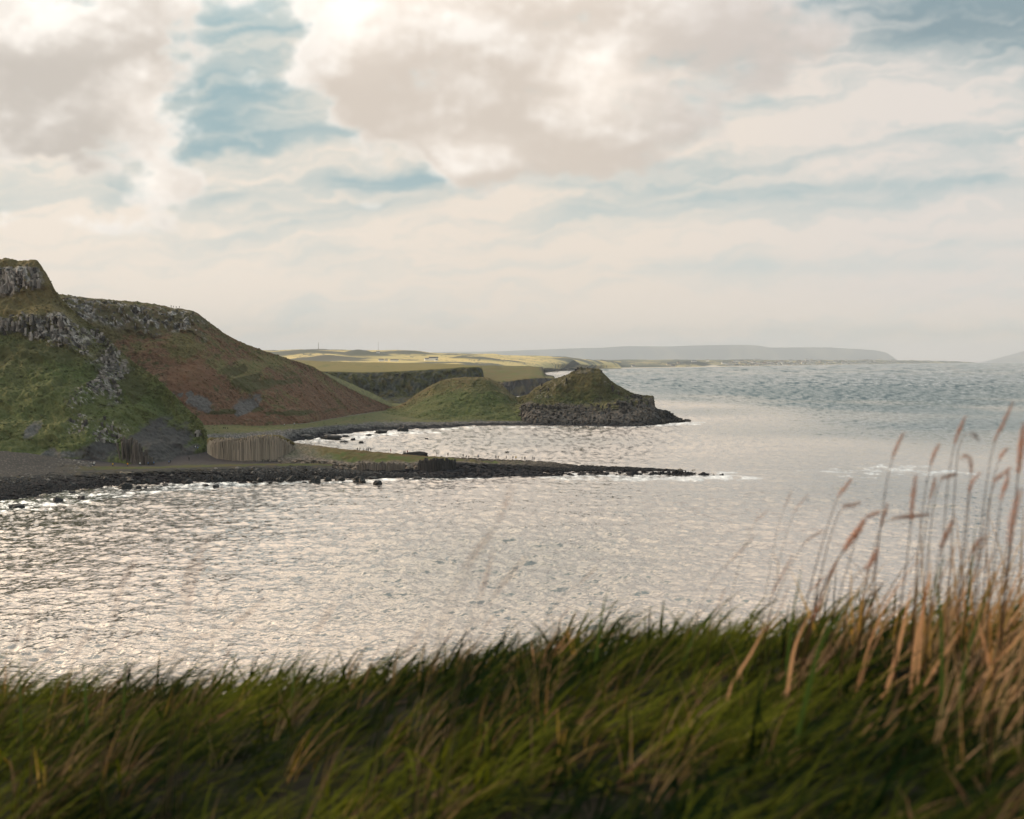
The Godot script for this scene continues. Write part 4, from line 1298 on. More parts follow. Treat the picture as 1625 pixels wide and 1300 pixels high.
	o = landform("far_hills", [
		[-4485,-20,-51000,4970,100,-52000,12675,100,-51000,15427,-20,-49000],
		[-4221,201.7,-48000,-2996.8,397.2,-48000,-795.1,421.7,-48000,428.1,470.5,-48000,1651.2,519.4,-48000,3363,568.3,-48000,4586,629.4,-48000,5809,622,-48000,7032,653.8,-48000,8988,678.2,-48000,9600,641.6,-48000,10090,568.3,-48000,10946,580.5,-48000,12169,592.7,-48000,12903,543.8,-48000,13882,482.8,-48000,14495,397.2,-48000,14741,250.6,-48000,14963,103.9,-48000,15112,-6.133,-48000],
		[-4089,31.3,-46500,-2666.9,55,-46500,2074.2,102.4,-46500,6815,126.1,-46500,11556,126.1,-46500,14046,78.7,-46500,14653,31.1,-47000,14954,-10.3,-47500],
		[-4002,-20,-45500,6669,-20,-45500,14640,-20,-46500],
	], [6, 30, 4], bearings([[-0.088, 0.315, 420]]), FAR_HILLS, soil)
	tag(o, "long pale blue ridge of hills far beyond the town", "hills", "", "structure")

	o = landform("far_mountain", [
		[21662,-100,-58000,26471,-50,-58500,29202,-100,-58000],
		[20914,-59.1,-56000,21341,26.5,-56000,22479,311.7,-56000,23189,511.3,-56000,24184,767.8,-56000,25323,853.3,-56000,27042,482.8,-56000,28195,-59.1,-56000],
		[19794,-100,-53000,23983,-100,-53000,26685,-100,-53000],
	], [4, 16], bearings([[0.374, 0.505, 100]]), FAR_HILLS, soil)
	tag(o, "faintest distant mountain slope at the right end of the sea horizon", "mountain", "", "structure")

func build_stones() -> void:
	var rocks := []
	for k in 6:
		rocks.append(rock_mesh(k, 0.75))
	var wet := flat_color(Color(0.020, 0.021, 0.022), 0.55)
	var tan_ := flat_color(Color(0.20, 0.17, 0.13))
	# single boulders along the near waterline: [point, half width, label]
	var near := "dark boulders along the near waterline"
	var far := "dark rocks in the head of the bay"
	var list := [
		[Vector3(-184.2,0.3,-554.2), 3.1, "broad dark boulder at the beach edge, left of the tan topped rock", near], [Vector3(-175.5,0.3,-560), 3.0, "dark boulder under the tan topped rock", near], [Vector3(-166.7,0.3,-530.7), 2.9, "dark boulder in the surf straight below the tan topped rock", near],
		[Vector3(-153.4,0.3,-544.3), 1.5, "small flat rock in the surf between the big boulder pair and the round one", near], [Vector3(-145.6,0.3,-552.8), 2.3, "dome shaped dark boulder standing alone in the white water", near], [Vector3(-134.7,0.3,-563), 3.2, "largest round black boulder, below the column wall's left end", near],
		[Vector3(-134.6,0.3,-541.5), 1.5, "flat wet rock left of the largest round boulder, awash", near], [Vector3(-128.8,0.3,-534.7), 1.5, "low wet rock seaward of the largest round boulder", near], [Vector3(-137.9,0.3,-557.1), 1.5, "small rock touching the left of the largest round boulder", near], [Vector3(-124.3,0.3,-572.1), 2.8, "black boulder at the foot of the pale ledge below the column wall", near],
		[Vector3(-116.2,0.3,-555.7), 1.4, "small black rock seaward of the pale ledge", near], [Vector3(-169.3,0.3,-483.7), 2.1, "lone dark rock in the foam off the left beach", near], [Vector3(-176.1,0.3,-477.2), 2.2, "pointed dark rock in the foam nearest the left beach point", near], [Vector3(-185.9,0.3,-483.7), 3.0, "long low dark reef off the left beach", near],
		[Vector3(-185.6,0.3,-460.7), 3.0, "long low reef at the outer edge of the foam, far left", near], [Vector3(-184.9,0.3,-466.7), 1.4, "small dark rock beside the outer reef, far left", near], [Vector3(-161,0.3,-530.7), 1.2, "tiny dark rock right of the boulder in the surf", near], [Vector3(-158.4,0.3,-532.1), 0.8, "tiniest dark rock in the surf", near], [Vector3(-190.2,0.3,-532.1), 2.4, "dark rock half buried at the left beach edge", near],
		[Vector3(-181.8,0.3,-509.2), 1.3, "small dark rock in the surf below the left beach edge", near], [Vector3(-146.1,0.3,-557.1), 1.6, "dark rock on the shore behind the dome shaped boulder", near], [Vector3(-109.1,0.3,-554.2), 1.3, "thin awash rock below the right end of the column wall", near], [Vector3(-106.2,0.3,-563), 2.0, "dark rock against the shore below the right end of the column wall", near],
		[Vector3(-93.5,0.3,-554.2), 1.3, "thin awash rock left of the squat black block", near], [Vector3(-89.3,0.3,-558.6), 2.9, "squat black block at the waterline where the causeway starts", near], [Vector3(-79.4,0.3,-567.5), 2.2, "dark rock right of the squat black block", near], [Vector3(-70.2,0.3,-563), 2.6, "twin humped dark rock off the causeway's landward end", near], [Vector3(-68.2,0.3,-558.6), 2.0, "lower hump in front of the twin humped rock", near],
		[Vector3(-59.8,0.3,-548.5), 1.9, "lone round rock farthest out in front of the causeway", near], [Vector3(-49.1,0.3,-572.7), 1.4, "flat rock awash below the dark column face, left of two", near], [Vector3(-43.8,0.3,-572.7), 2.3, "longer flat rock awash below the dark column face", near], [Vector3(-65.5,0.3,-575.1), 2.2, "dark ledge rock against the causeway foot", near], [Vector3(-165.5,0.3,-557.1), 2.0, "dark boulder on the beach right of the tan topped rock", near], [Vector3(-170,0.3,-551.3), 2.6, "dark boulder hard against the tan topped rock", near],
		[Vector3(-115.7,0.3,-564.5), 1.7, "rounded black rock on the shore below the middle of the column wall", near], [Vector3(-101.5,0.3,-566), 2.4, "wide black rock below the causeway's first grass", near], [Vector3(-84.7,0.3,-566), 1.8, "black rock between the squat block and the causeway foot", near],
		[Vector3(-128,0.3,-870.8), 7.5, "longest dark reef in the head of the bay", far], [Vector3(-113.1,0.3,-830.2), 3.0, "hump of dark rock seaward of the longest bay reef", far], [Vector3(-99.2,0.3,-939.8), 6.0, "dark reef off the bay's right shore", far], [Vector3(-100.9,0.3,-823.8), 1.6, "small rock farthest out in the bay head", far], [Vector3(-109.7,0.3,-850.1), 2.0, "small rock beside the hump of dark rock", far], [Vector3(-146.6,0.3,-870.8), 7.0, "dark ledge where the bay meets the causeway grass", far],
		[Vector3(-59.8,0.3,-863.8), 1.2, "lone speck of rock in open bay water", far], [Vector3(-137.1,0.3,-907.8), 4.0, "dark rock behind the longest bay reef", far], [Vector3(-85.1,0.3,-965.2), 4.0, "low dark rocks under the green mound's shore", far], [Vector3(-2.831,0.3,-738.4), 1.6, "lone dark rock awash beyond the people on the causeway", far], [Vector3(-120.7,0.3,-892.7), 3.0, "thin reef behind the hump of dark rock", far], [Vector3(-105.5,0.3,-907.8), 2.4, "small reef in the middle of the bay head", far],
	]
	var k := 0
	for q in list:
		k += 1
		var o := put("boulder", rocks[k % 6], wet)
		var p: Vector3 = q[0]
		var s: float = q[1]
		o.position = p + Vector3(0, s * 0.10, 0)
		var low := 0.42 if q[2].contains("reef") or q[2].contains("flat") or q[2].contains("ledge") or q[2].contains("awash") else 1.0
		o.scale = Vector3(s, s * low, s * 0.9)
		o.rotation.y = k * 1.3
		tag(o, q[2], "boulder", q[3])
	var t := put("boulder", rocks[2], tan_)
	t.position = Vector3(-179.6,0.3,-572.1) + Vector3(0, 2.0, 0)
	t.scale = Vector3(2.6, 2.2, 2.4)
	tag(t, "tan topped rock standing on the beach among black boulders", "boulder", near)
	var hump := put("rock_outcrop", rock_mesh(9, 0.55), flat_color(Color(0.035, 0.033, 0.032)))
	hump.position = Vector3(-49.8,6.571,-634)
	hump.scale = Vector3(6.4, 2.6, 3.0)
	tag(hump, "dark hump of rock on the far edge of the causeway crest", "rock outcrop")

	# rubble: too many stones to count
	var pebble := rock_mesh(21, 0.6)
	var gm := ground_material(0.85)
	var spots := []
	var tints := []
	var front := pts([-205,0.3,-458.7,-198.6,0.3,-477.2,-191.6,0.3,-497.3,-184.9,0.3,-521.6,-170.2,0.3,-542.9,-146.1,0.3,-557.1,-118.8,0.3,-563,-96.8,0.3,-569,-74.7,0.3,-578.3,-48.1,0.3,-578.3,-27.4,0.3,-578.3])
	var back := pts([-256.6,4.445,-575,-236.9,4.007,-570,-220.2,3.828,-572,-205.5,3.41,-580,-183,2.755,-584,-154.2,3,-588,-125.3,3.383,-594,-102.1,3.477,-600,-77.8,1.144,-602,-49.9,0.4,-600,-28.5,0.218,-602])
	for i in 5200:
		var f := rng.randf() * 9.98
		var a: int = int(f)
		var p: Vector3 = front[a].lerp(front[a + 1], f - a)
		var b: Vector3 = back[a].lerp(back[a + 1], f - a)
		var u := rng.randf()
		p = p.lerp(b, u)
		var s := rng.randf_range(0.25, 0.75) * (1.7 if rng.randf() < 0.12 else 1.0)
		spots.append(Transform3D(Basis.from_euler(Vector3(rng.randf(), rng.randf() * TAU, 0)).scaled(Vector3.ONE * s), p + Vector3(0, s * 0.1, 0)))
		var shade := WET.lerp(SCREE, clampf(u * 1.6 - 0.3 + rng.randf_range(-0.2, 0.2), 0.0, 1.0))
		if u > 0.5 and rng.randf() < 0.12:
			shade = ROCK * 0.42
		tints.append(shade)
	tag(many("beach_stones", pebble, gm, spots, tints), "dark stones strewn along the near waterline", "stones", "", "stuff")
	spots = []
	tints = []
	for i in 4200:
		var f := rng.randf()
		var u := rng.randf()
		var p: Vector3 = pts([-272.5,10.9,-604,-250.9,10.6,-604])[0].lerp(Vector3(-205.3,4.827,-606), f).lerp(Vector3(-252.9,3.752,-560).lerp(Vector3(-196.6,3.112,-580), f), u)
		var s := rng.randf_range(0.2, 0.6) * (1.8 if rng.randf() < 0.1 else 1.0)
		spots.append(Transform3D(Basis.from_euler(Vector3(rng.randf(), rng.randf() * TAU, 0)).scaled(Vector3.ONE * s), p + Vector3(0, s * 0.15 + 0.2, 0)))
		tints.append(SCREE.lerp(ROCK, rng.randf() * rng.randf() * 0.7))
	tag(many("boulder_field", pebble, gm, spots, tints), "grey boulder field between the headland foot and the beach, far left", "stones", "", "stuff")

	# the tip of the causeway and its worn tops: small stone columns
	var col := prism_mesh(6, 4)
	spots = []
	tints = []
	var crest_ := pts([-39.6,5.914,-632,-17,4.78,-632,5.665,3.889,-633,21.8,2.674,-632,34.6,1.31,-629,60.1,0.516,-627,78.8,-0.166,-622,90.9,-0.763,-618,102.9,-1.693,-614])
	var lip := pts([-38.3,2.533,-611,-16.4,2.133,-612,5.479,1.505,-612,21.1,0.564,-612,33.7,0.25,-612,58.7,-0.064,-612,77.5,-0.378,-612,89.9,-0.821,-611,102.4,-1.855,-611])
	for i in 8000:
		var f := pow(rng.randf(), 0.9) * 7.98
		var a: int = int(f)
		var u := rng.randf()
		var p: Vector3 = crest_[a].lerp(crest_[a + 1], f - a).lerp(lip[a].lerp(lip[a + 1], f - a), u)
		var r := rng.randf_range(0.42, 0.72)
		spots.append(Transform3D(Basis(Vector3.UP, rng.randf() * TAU).scaled(Vector3(r, 1.0, r)), p + Vector3(0, rng.randf_range(-1.15, -0.45) + (0.3 if f > 4.0 else 0.0), 0)))
		var shade := Color(0.15, 0.13, 0.11) * rng.randf_range(0.5, 1.3)
		tints.append(shade.lerp(WET, clampf(smooth(0.55, 0.9, u + rng.randf() * 0.2) + smooth(3.2, 4.6, f + rng.randf()), 0.0, 1.0)))
	tag(many("causeway_columns", col, gm, spots, tints), "trodden tops of countless basalt columns along the outer causeway", "basalt columns", "", "stuff")

	# walls of upright columns: each column its own piece
	column_wall("basalt_column_wall", [-162.3,4.262,-662,-157.6,3.675,-648,-153,3.324,-640,-147,3.24,-635,-140.4,3.322,-632,-132.9,3.486,-630,-126.5,3.647,-630,-120.2,3.889,-631,-115.6,4.784,-634,-111.9,6.025,-639],
		[5.5, 9.6, 11.4, 12.4, 11.8, 13.4, 14.0, 12.8, 8.6, 3.6], 0.40, Color(0.29, 0.25, 0.20), 4, "curved wall of tall pale basalt columns on the shore beside the headland", 0.0)
	column_wall("basalt_column_outcrop", [-195.5,4.63,-616,-191.1,4.562,-613,-186.7,4.413,-611,-182.7,4.1,-611,-179.2,3.702,-612], [11.0, 13.0, 11.0, 7.0, 3.0], 0.5, Color(0.13, 0.115, 0.10), 3, "leaning basalt columns at the foot of the headland beside the dark scree", 0.18)
	column_wall("basalt_column_ledge", [-76.5,0.697,-607,-70.4,0.565,-605,-64.1,0.5,-604,-58,0.565,-605,-52.9,0.786,-606], [4.6, 5.2, 5.0, 4.6, 4.2], 0.5, Color(0.22, 0.19, 0.16), 2, "short brownish column face on the causeway's seaward side", 0.0)
	column_wall("basalt_column_bastion", [-46.2,0.919,-608,-42,-0.091,-602,-36.9,-0.431,-599,-32.1,-0.308,-601,-28.1,0.786,-606], [5.2, 7.4, 8.2, 7.6, 5.6], 0.55, Color(0.045, 0.044, 0.044), 3, "dark rounded bastion of wet columns midway along the causeway", 0.0)

	spots = []
	tints = []
	var foot := pts([-161.8,4.078,-660,-152.8,3.077,-639,-146.7,2.996,-634,-132.6,3.286,-628.5,-119.9,3.688,-629.5,-115.2,4.618,-632,-109.4,5.929,-636])
	var cap := pts([-160.2,13.9,-655,-152.5,14.3,-648,-142.6,14.2,-642,-133.3,15.6,-640,-121.9,16,-642,-117.2,13.7,-645,-111.5,9.983,-648])
	for i in 900:
		var f := rng.randf() * 5.98
		var at: int = int(f)
		var s := rng.randf_range(0.25, 0.8)
		spots.append(Transform3D(Basis.from_euler(Vector3(rng.randf(), rng.randf() * TAU, 0)).scaled(Vector3.ONE * s), foot[at].lerp(foot[at + 1], f - at) + Vector3(0, rng.randf_range(-0.3, 0.7), rng.randf_range(-1.2, 0.9))))
		tints.append(Color(0.16, 0.14, 0.118) * rng.randf_range(0.4, 1.4))
	tag(many("rubble", pebble, gm, spots, tints), "broken stones along the foot of the pale column wall", "stones", "", "stuff")
	spots = []
	tints = []
	for i in 700:
		var f := rng.randf() * 5.98
		var at: int = int(f)
		var s := rng.randf_range(0.25, 0.7)
		spots.append(Transform3D(Basis(Vector3.UP, rng.randf() * TAU).scaled(Vector3(s, s * 0.8, s)), cap[at].lerp(cap[at + 1], f - at) + Vector3(0, rng.randf_range(-0.9, 0.2), rng.randf_range(-2.0, 1.6))))
		tints.append(OLIVE.lerp(STRAW, rng.randf()) * rng.randf_range(0.6, 1.1))
	tag(many("turf_cap", pebble, gm, spots, tints), "tufts of dry turf along the top of the pale column wall", "turf", "", "stuff")

	var land := landform("column_hump", [
		[-173.4,4,-700,-147.6,4,-700,-116.3,2,-680],
		[-165.4,12.7,-668,-162.4,14,-664,-155.3,13.9,-660,-146.1,13.5,-658,-136.6,15.1,-656,-132.2,15.8,-656,-124.7,15.6,-657,-119.6,13.3,-658,-115.5,10.8,-660,-112.9,8.812,-660],
		[-164.4,9.892,-664,-160.4,13.5,-656,-152.5,14,-648,-142.6,13.9,-642,-133.3,15.3,-640,-129,15.9,-640,-121.9,15.7,-642,-117.2,13.3,-645,-113.8,10.5,-650,-111.5,8.036,-652],
		[-163,3.22,-658,-159.1,3.85,-650,-151.4,2.423,-643,-141.8,2.504,-638,-128.3,2.669,-636,-121.2,3.159,-638,-112.8,5.312,-644,-110.8,5.003,-648],
	], [8, 20, 10], bearings([[-0.2475, -0.171, 90]]), HUMP, ground_material())
	tag(land, "grassy hump behind the top of the pale column wall", "mound", "", "structure")

func column_wall(called: String, flat: Array, tall: Array, r: float, tone: Color, ranks: int, label: String, lean: float) -> void:
	var l := pts(flat)
	var length := 0.0
	for k in l.size() - 1:
		length += l[k].distance_to(l[k + 1])
	var o := base(called, l[0])
	tag(o, label, "basalt columns")
	var shapes := [prism_mesh(6, 1), prism_mesh(5, 2), prism_mesh(6, 3), prism_mesh(7, 5)]
	var tones := []
	for k in 6:
		var f := rng.randf_range(0.6, 1.25)
		tones.append(flat_color(Color(tone.r * f, tone.g * f * rng.randf_range(0.98, 1.01), tone.b * f * rng.randf_range(0.97, 1.02))))
	var n := int(length / (r * 1.75))
	for rank in ranks:
		for i in n:
			var f := (i + 0.5 + 0.5 * (rank % 2)) / n * (l.size() - 1.001)
			var a := mini(int(f), l.size() - 2)
			var p := l[a].lerp(l[a + 1], f - a)
			var h: float = lerpf(tall[a], tall[a + 1], f - a) + rng.randf_range(-1.1, 0.6) - (ranks - 1 - rank) * 0.75 * rng.randf_range(0.4, 1.2)
			if rank == 0 and rng.randf() < 0.25:
				h -= rng.randf() * h * 0.35
			var c := put("column", shapes[rng.randi() % 4], tones[rng.randi() % 6], o)
			c.position = p - l[0] + Vector3(0, -1.5, -rank * r * 1.5 + rng.randf_range(-0.15, 0.15))
			c.scale = Vector3(r * rng.randf_range(0.92, 1.1), maxf(h, 0.8) + 1.5, r)
			c.rotation = Vector3(rng.randf_range(-0.02, 0.02), rng.randf() * TAU, rng.randf_range(-0.025, 0.025) + lean + 0.10 * (0.5 - f / (l.size() - 1.0)))

# turf tussocks and low scrub standing on the slopes, and blocks of columnar rock on the crags: too many to count
func dress_slopes() -> void:
	var clump := rock_mesh(33, 0.5)
	var block := prism_mesh(6, 9)
	var m := ground_material(0.95)
	var names := {HEADLAND: "headland", BRACKEN_HILL: "brown hill", MOUND: "grassy mound", STACK: "peaked headland", FLATS: "bay pasture"}
	for style in [HEADLAND, BRACKEN_HILL, MOUND, STACK, FLATS]:
		var pos: PackedVector3Array = skins[style][0]
		var seg: PackedFloat32Array = skins[style][2]
		var cols: PackedFloat32Array = skins[style][3]
		var nu := cols.size()
		var spots := []
		var tints := []
		var spots2 := []
		var tints2 := []
		for t in {HEADLAND: 10000, BRACKEN_HILL: 8000, MOUND: 2600, STACK: 5000, FLATS: 700}[style]:
			var i := rng.randi() % nu
			var j := rng.randi() % seg.size()
			var v := seg[j]
			if v < 0.9:
				continue
			var p := pos[j * nu + i]
			var a := cols[i]
			var crag := 0.0
			var b := patch_at(style, p)
			if style == HEADLAND:
				crag = rocky_band(v, a, p)
			elif style == BRACKEN_HILL:
				crag = rocky_band2(v, a, p) * 0.7
			elif style == STACK:
				crag = smooth(2.0, 2.4, v + 0.5 * nz.get_noise_3d(p.x * 0.035, 3.0, p.z * 0.02)) * smooth(4.0, 3.8, v) * 0.8
			if b.x == 0.0 or b.x == 5.0:
				crag = maxf(crag, b.y * (0.9 if b.x == 0.0 else 0.55))
			var broken := nz.get_noise_3d(p.x * 0.10, p.y * 0.06, p.z * 0.10)
			if crag > 0.45 and broken + (crag - 0.8) > -0.18:
				if rng.randf() < (0.3 if style == STACK else 0.55):
					var w := rng.randf_range(0.5, 1.15)
					var h := rng.randf_range(1.6, 5.0) * (0.7 if b.x == 0.0 else 1.0)
					if style == STACK:
						w *= rng.randf_range(0.7, 1.5)
						h *= rng.randf_range(1.2, 2.6)
					spots2.append(Transform3D(Basis.from_euler(Vector3(rng.randf_range(-0.1, 0.1), rng.randf() * TAU, rng.randf_range(-0.12, 0.12))).scaled_local(Vector3(w, h, w)), p + Vector3(0, -h * 0.75, rng.randf_range(-0.5, 0.7))))
					var c := rock_color(p * 1.7, 0.0) * rng.randf_range(0.45, 0.95)
					tints2.append(c * (1.0 if style != STACK else 0.36))
			elif style != FLATS or v < 1.9:
				if (b.x == 1.0 or b.x == 2.0) and b.y > 0.4:
					continue
				if style == STACK and v > 2.0 or v > 3.0 and style == MOUND or v > 5.85 and style == HEADLAND or v > 3.9 and style == BRACKEN_HILL:
					continue
				var s := rng.randf_range(0.25, 0.65) * (1.5 if broken > 0.25 else 1.0)
				if rng.randf() < 0.3 - broken:
					continue
				spots.append(Transform3D(Basis(Vector3.UP, rng.randf() * TAU).scaled_local(Vector3(s, s * rng.randf_range(0.5, 0.9), s)), p))
				tints.append(cover(style, p, Vector3.UP, v, a) * rng.randf_range(0.7, 1.25))
		tag(many("scrub", clump, m, spots, tints), "tussocks and low scrub covering the " + names[style], "scrub", "", "stuff")
		if spots2.size():
			tag(many("crag_rocks", block, m, spots2, tints2), "broken columnar rock of the crags on the " + names[style], "rocks", "", "stuff")

func build_people() -> void:
	var navy := Color(0.015, 0.018, 0.03)
	var black := Color(0.012, 0.012, 0.013)
	var jeans := Color(0.03, 0.04, 0.07)
	var kinds := {
		"dark": person_mesh(0, black, navy), "walk": person_mesh(1, navy, black), "coat": person_mesh(2, black, black), "sit": person_mesh(3, black, jeans), "tan": person_mesh(0, Color(0.3, 0.22, 0.14), black),
		"yellow": person_mesh(1, Color(0.65, 0.42, 0.03), black), "white": person_mesh(1, Color(0.7, 0.7, 0.68), jeans), "blue": person_mesh(0, Color(0.08, 0.16, 0.3), black), "red": person_mesh(0, Color(0.3, 0.05, 0.04), black), "orange": person_mesh(0, Color(0.7, 0.27, 0.03), navy),
	}
	var m := ground_material(0.8)
	var ridge := "people walking along the causeway crest"
	var path := "people on the path at the foot of the headland"
	var top := "walkers on the skyline of the brown hill"
	var flats := "people and animals on the pasture at the head of the bay"
	var list := [
		["dark", Vector3(-107.4,11.5,-652), "person in black, leftmost of the group at the landward end of the causeway crest", ridge], ["coat", Vector3(-106.7,11.4,-652), "person in a long dark coat, second in the group at the landward end", ridge], ["sit", Vector3(-105.2,11,-648), "person crouching on the grass at the landward end of the crest", ridge], ["tan", Vector3(-103.4,11.3,-645), "person in tan, rightmost of the group at the landward end", ridge],
		["sit", Vector3(-79.3,9.314,-632), "person sitting on the green crest left of the dark pair", ridge], ["tan", Vector3(-78,9.217,-632), "person in pale clothes just left of the dark pair", ridge], ["white", Vector3(-76.2,9.088,-632), "slim person in white walking beside the dark pair", ridge], ["coat", Vector3(-74.4,8.893,-632), "taller dark coated person of the pair on the green crest", ridge], ["dark", Vector3(-73.6,8.829,-632), "shorter dark person of the pair on the green crest", ridge], ["walk", Vector3(-72.4,8.732,-632), "person in navy walking just right of the dark pair", ridge],
		["red", Vector3(-62.2,7.728,-632), "person in dark red standing alone on the crest before the rock hump", ridge], ["dark", Vector3(-55.4,7.048,-632), "person in black beside the left end of the rock hump", ridge], ["walk", Vector3(-54.7,7.015,-632), "person in navy walking by the left end of the rock hump", ridge], ["red", Vector3(-53.6,7.026,-631), "person in dark red in front of the rock hump", ridge],
		["dark", Vector3(-38.7,5.836,-633), "lone dark person just right of the rock hump", ridge], ["coat", Vector3(-32.9,5.512,-633), "lone person in a dark coat between the rock hump and the sitting pair", ridge], ["walk", Vector3(-25.1,5.058,-633), "navy clad walker beside the two people sitting on the stones", ridge], ["sit", Vector3(-23.4,4.942,-632), "person sitting on the stones, left of two", ridge], ["sit", Vector3(-22.1,4.845,-632), "person sitting on the stones, right of two", ridge],
		["dark", Vector3(-17.8,4.603,-633), "left person of the pair in mid causeway", ridge], ["blue", Vector3(-17.1,4.571,-633), "right person of the pair in mid causeway, in blue", ridge], ["coat", Vector3(-8.255,4.214,-633), "dark coated person with a slim tan companion on the bare crest", ridge], ["tan", Vector3(-7.122,4.149,-633), "slim tan clad companion of the dark coated person", ridge], ["coat", Vector3(-2.978,3.889,-633), "lone person in a dark coat left of the yellow jacket", ridge],
		["walk", Vector3(0.485,3.776,-632), "dark walker next to the yellow jacket", ridge], ["yellow", Vector3(2.004,3.679,-632), "person in a yellow jacket on the outer causeway", ridge], ["tan", Vector3(5.147,3.565,-633), "person in tan on the outer causeway left of the stout dark figure", ridge], ["coat", Vector3(6.637,3.468,-633), "stout dark figure on the outer causeway", ridge], ["dark", Vector3(10.6,3.24,-633), "left person of the outermost pair on the causeway", ridge], ["walk", Vector3(11.4,3.176,-633), "right person of the outermost pair on the causeway", ridge],
		["dark", Vector3(-276.7,97.9,-1005), "leftmost walker on the brown hill's skyline", top], ["walk", Vector3(-274.9,97.6,-1005), "second walker on the brown hill's skyline", top], ["coat", Vector3(-272.9,97.4,-1006), "third walker on the brown hill's skyline", top], ["dark", Vector3(-270.3,97,-1006), "rightmost walker on the brown hill's skyline", top],
		["white", Vector3(-200.9,3.557,-592), "person in white at the beach end of the green strip", path], ["yellow", Vector3(-192.5,3.536,-594), "person in a yellow jacket on the path before the leaning columns", path], ["orange", Vector3(-186,3.362,-596), "person in an orange jacket on the path before the leaning columns", path], ["white", Vector3(-181.2,3.016,-600), "person in white on the path just right of the orange jacket", path], ["blue", Vector3(-178.4,3.134,-604), "left person in blue of a pair below the dark scree", path], ["blue", Vector3(-176.2,3.118,-606), "right person in blue of a pair below the dark scree", path],
		["blue", Vector3(-171,3.692,-614), "person in blue where the path climbs below the dark scree", path], ["walk", Vector3(-170.6,3.672,-615), "person in navy where the path climbs below the dark scree", path], ["white", Vector3(-168.8,4.132,-628), "person in white higher on the path toward the headland's nose", path], ["dark", Vector3(-164.1,3.973,-626), "person in black on the dark ground near the column wall", path], ["white", Vector3(-168.3,4.967,-655), "person in white rounding the headland's nose", path], ["blue", Vector3(-167,4.967,-655), "person in blue rounding the headland's nose", path],
		["white", Vector3(-167.1,6.954,-905), "left person in white on the far bay path", flats], ["white", Vector3(-162,6.733,-918), "right person in white on the far bay path", flats], ["dark", Vector3(-185.5,7.38,-880), "dark figure on the pasture behind the column wall", flats], ["dark", Vector3(-152,7.113,-830), "dark figure by the stones at the head of the bay", flats], ["sit", Vector3(-194.4,8.812,-830), "left dark figure sitting on the pasture", flats], ["sit", Vector3(-192.7,8.727,-830), "middle dark figure sitting on the pasture", flats], ["sit", Vector3(-191.3,8.812,-830), "right dark figure sitting on the pasture", flats],
	]
	for q in list:
		var p: Vector3 = q[1]
		var o := put("person", kinds[q[0]], m)
		p.y = ground_under(p) + (0.25 if q[3] == ridge else 0.0)
		o.position = p
		o.rotation.y = rng.randf() * TAU
		o.scale = Vector3.ONE * rng.randf_range(1.08, 1.18)
		tag(o, q[2], "person", q[3])

var skins := {}

# the height of the land under a spot, read back from the landforms' triangles near it
func ground_under(p: Vector3) -> float:
	var best := -99.0
	for c in get_children():
		if not (c is MeshInstance3D and String(c.name) in ["headland", "bracken_hill", "bay_flats", "near_shore", "causeway", "column_hump"]):
			continue
		var v: PackedVector3Array = (c.mesh as ArrayMesh).surface_get_arrays(0)[Mesh.ARRAY_VERTEX] if not mats.has(c.name) else mats[c.name]
		mats[c.name] = v
		var y := -99.0
		for q in v:
			if q.y > y and absf(q.x - p.x) < 0.9 and absf(q.z - p.z) < 1.6:
				y = q.y
		best = maxf(best, y)
	return best if best > -90.0 else p.y

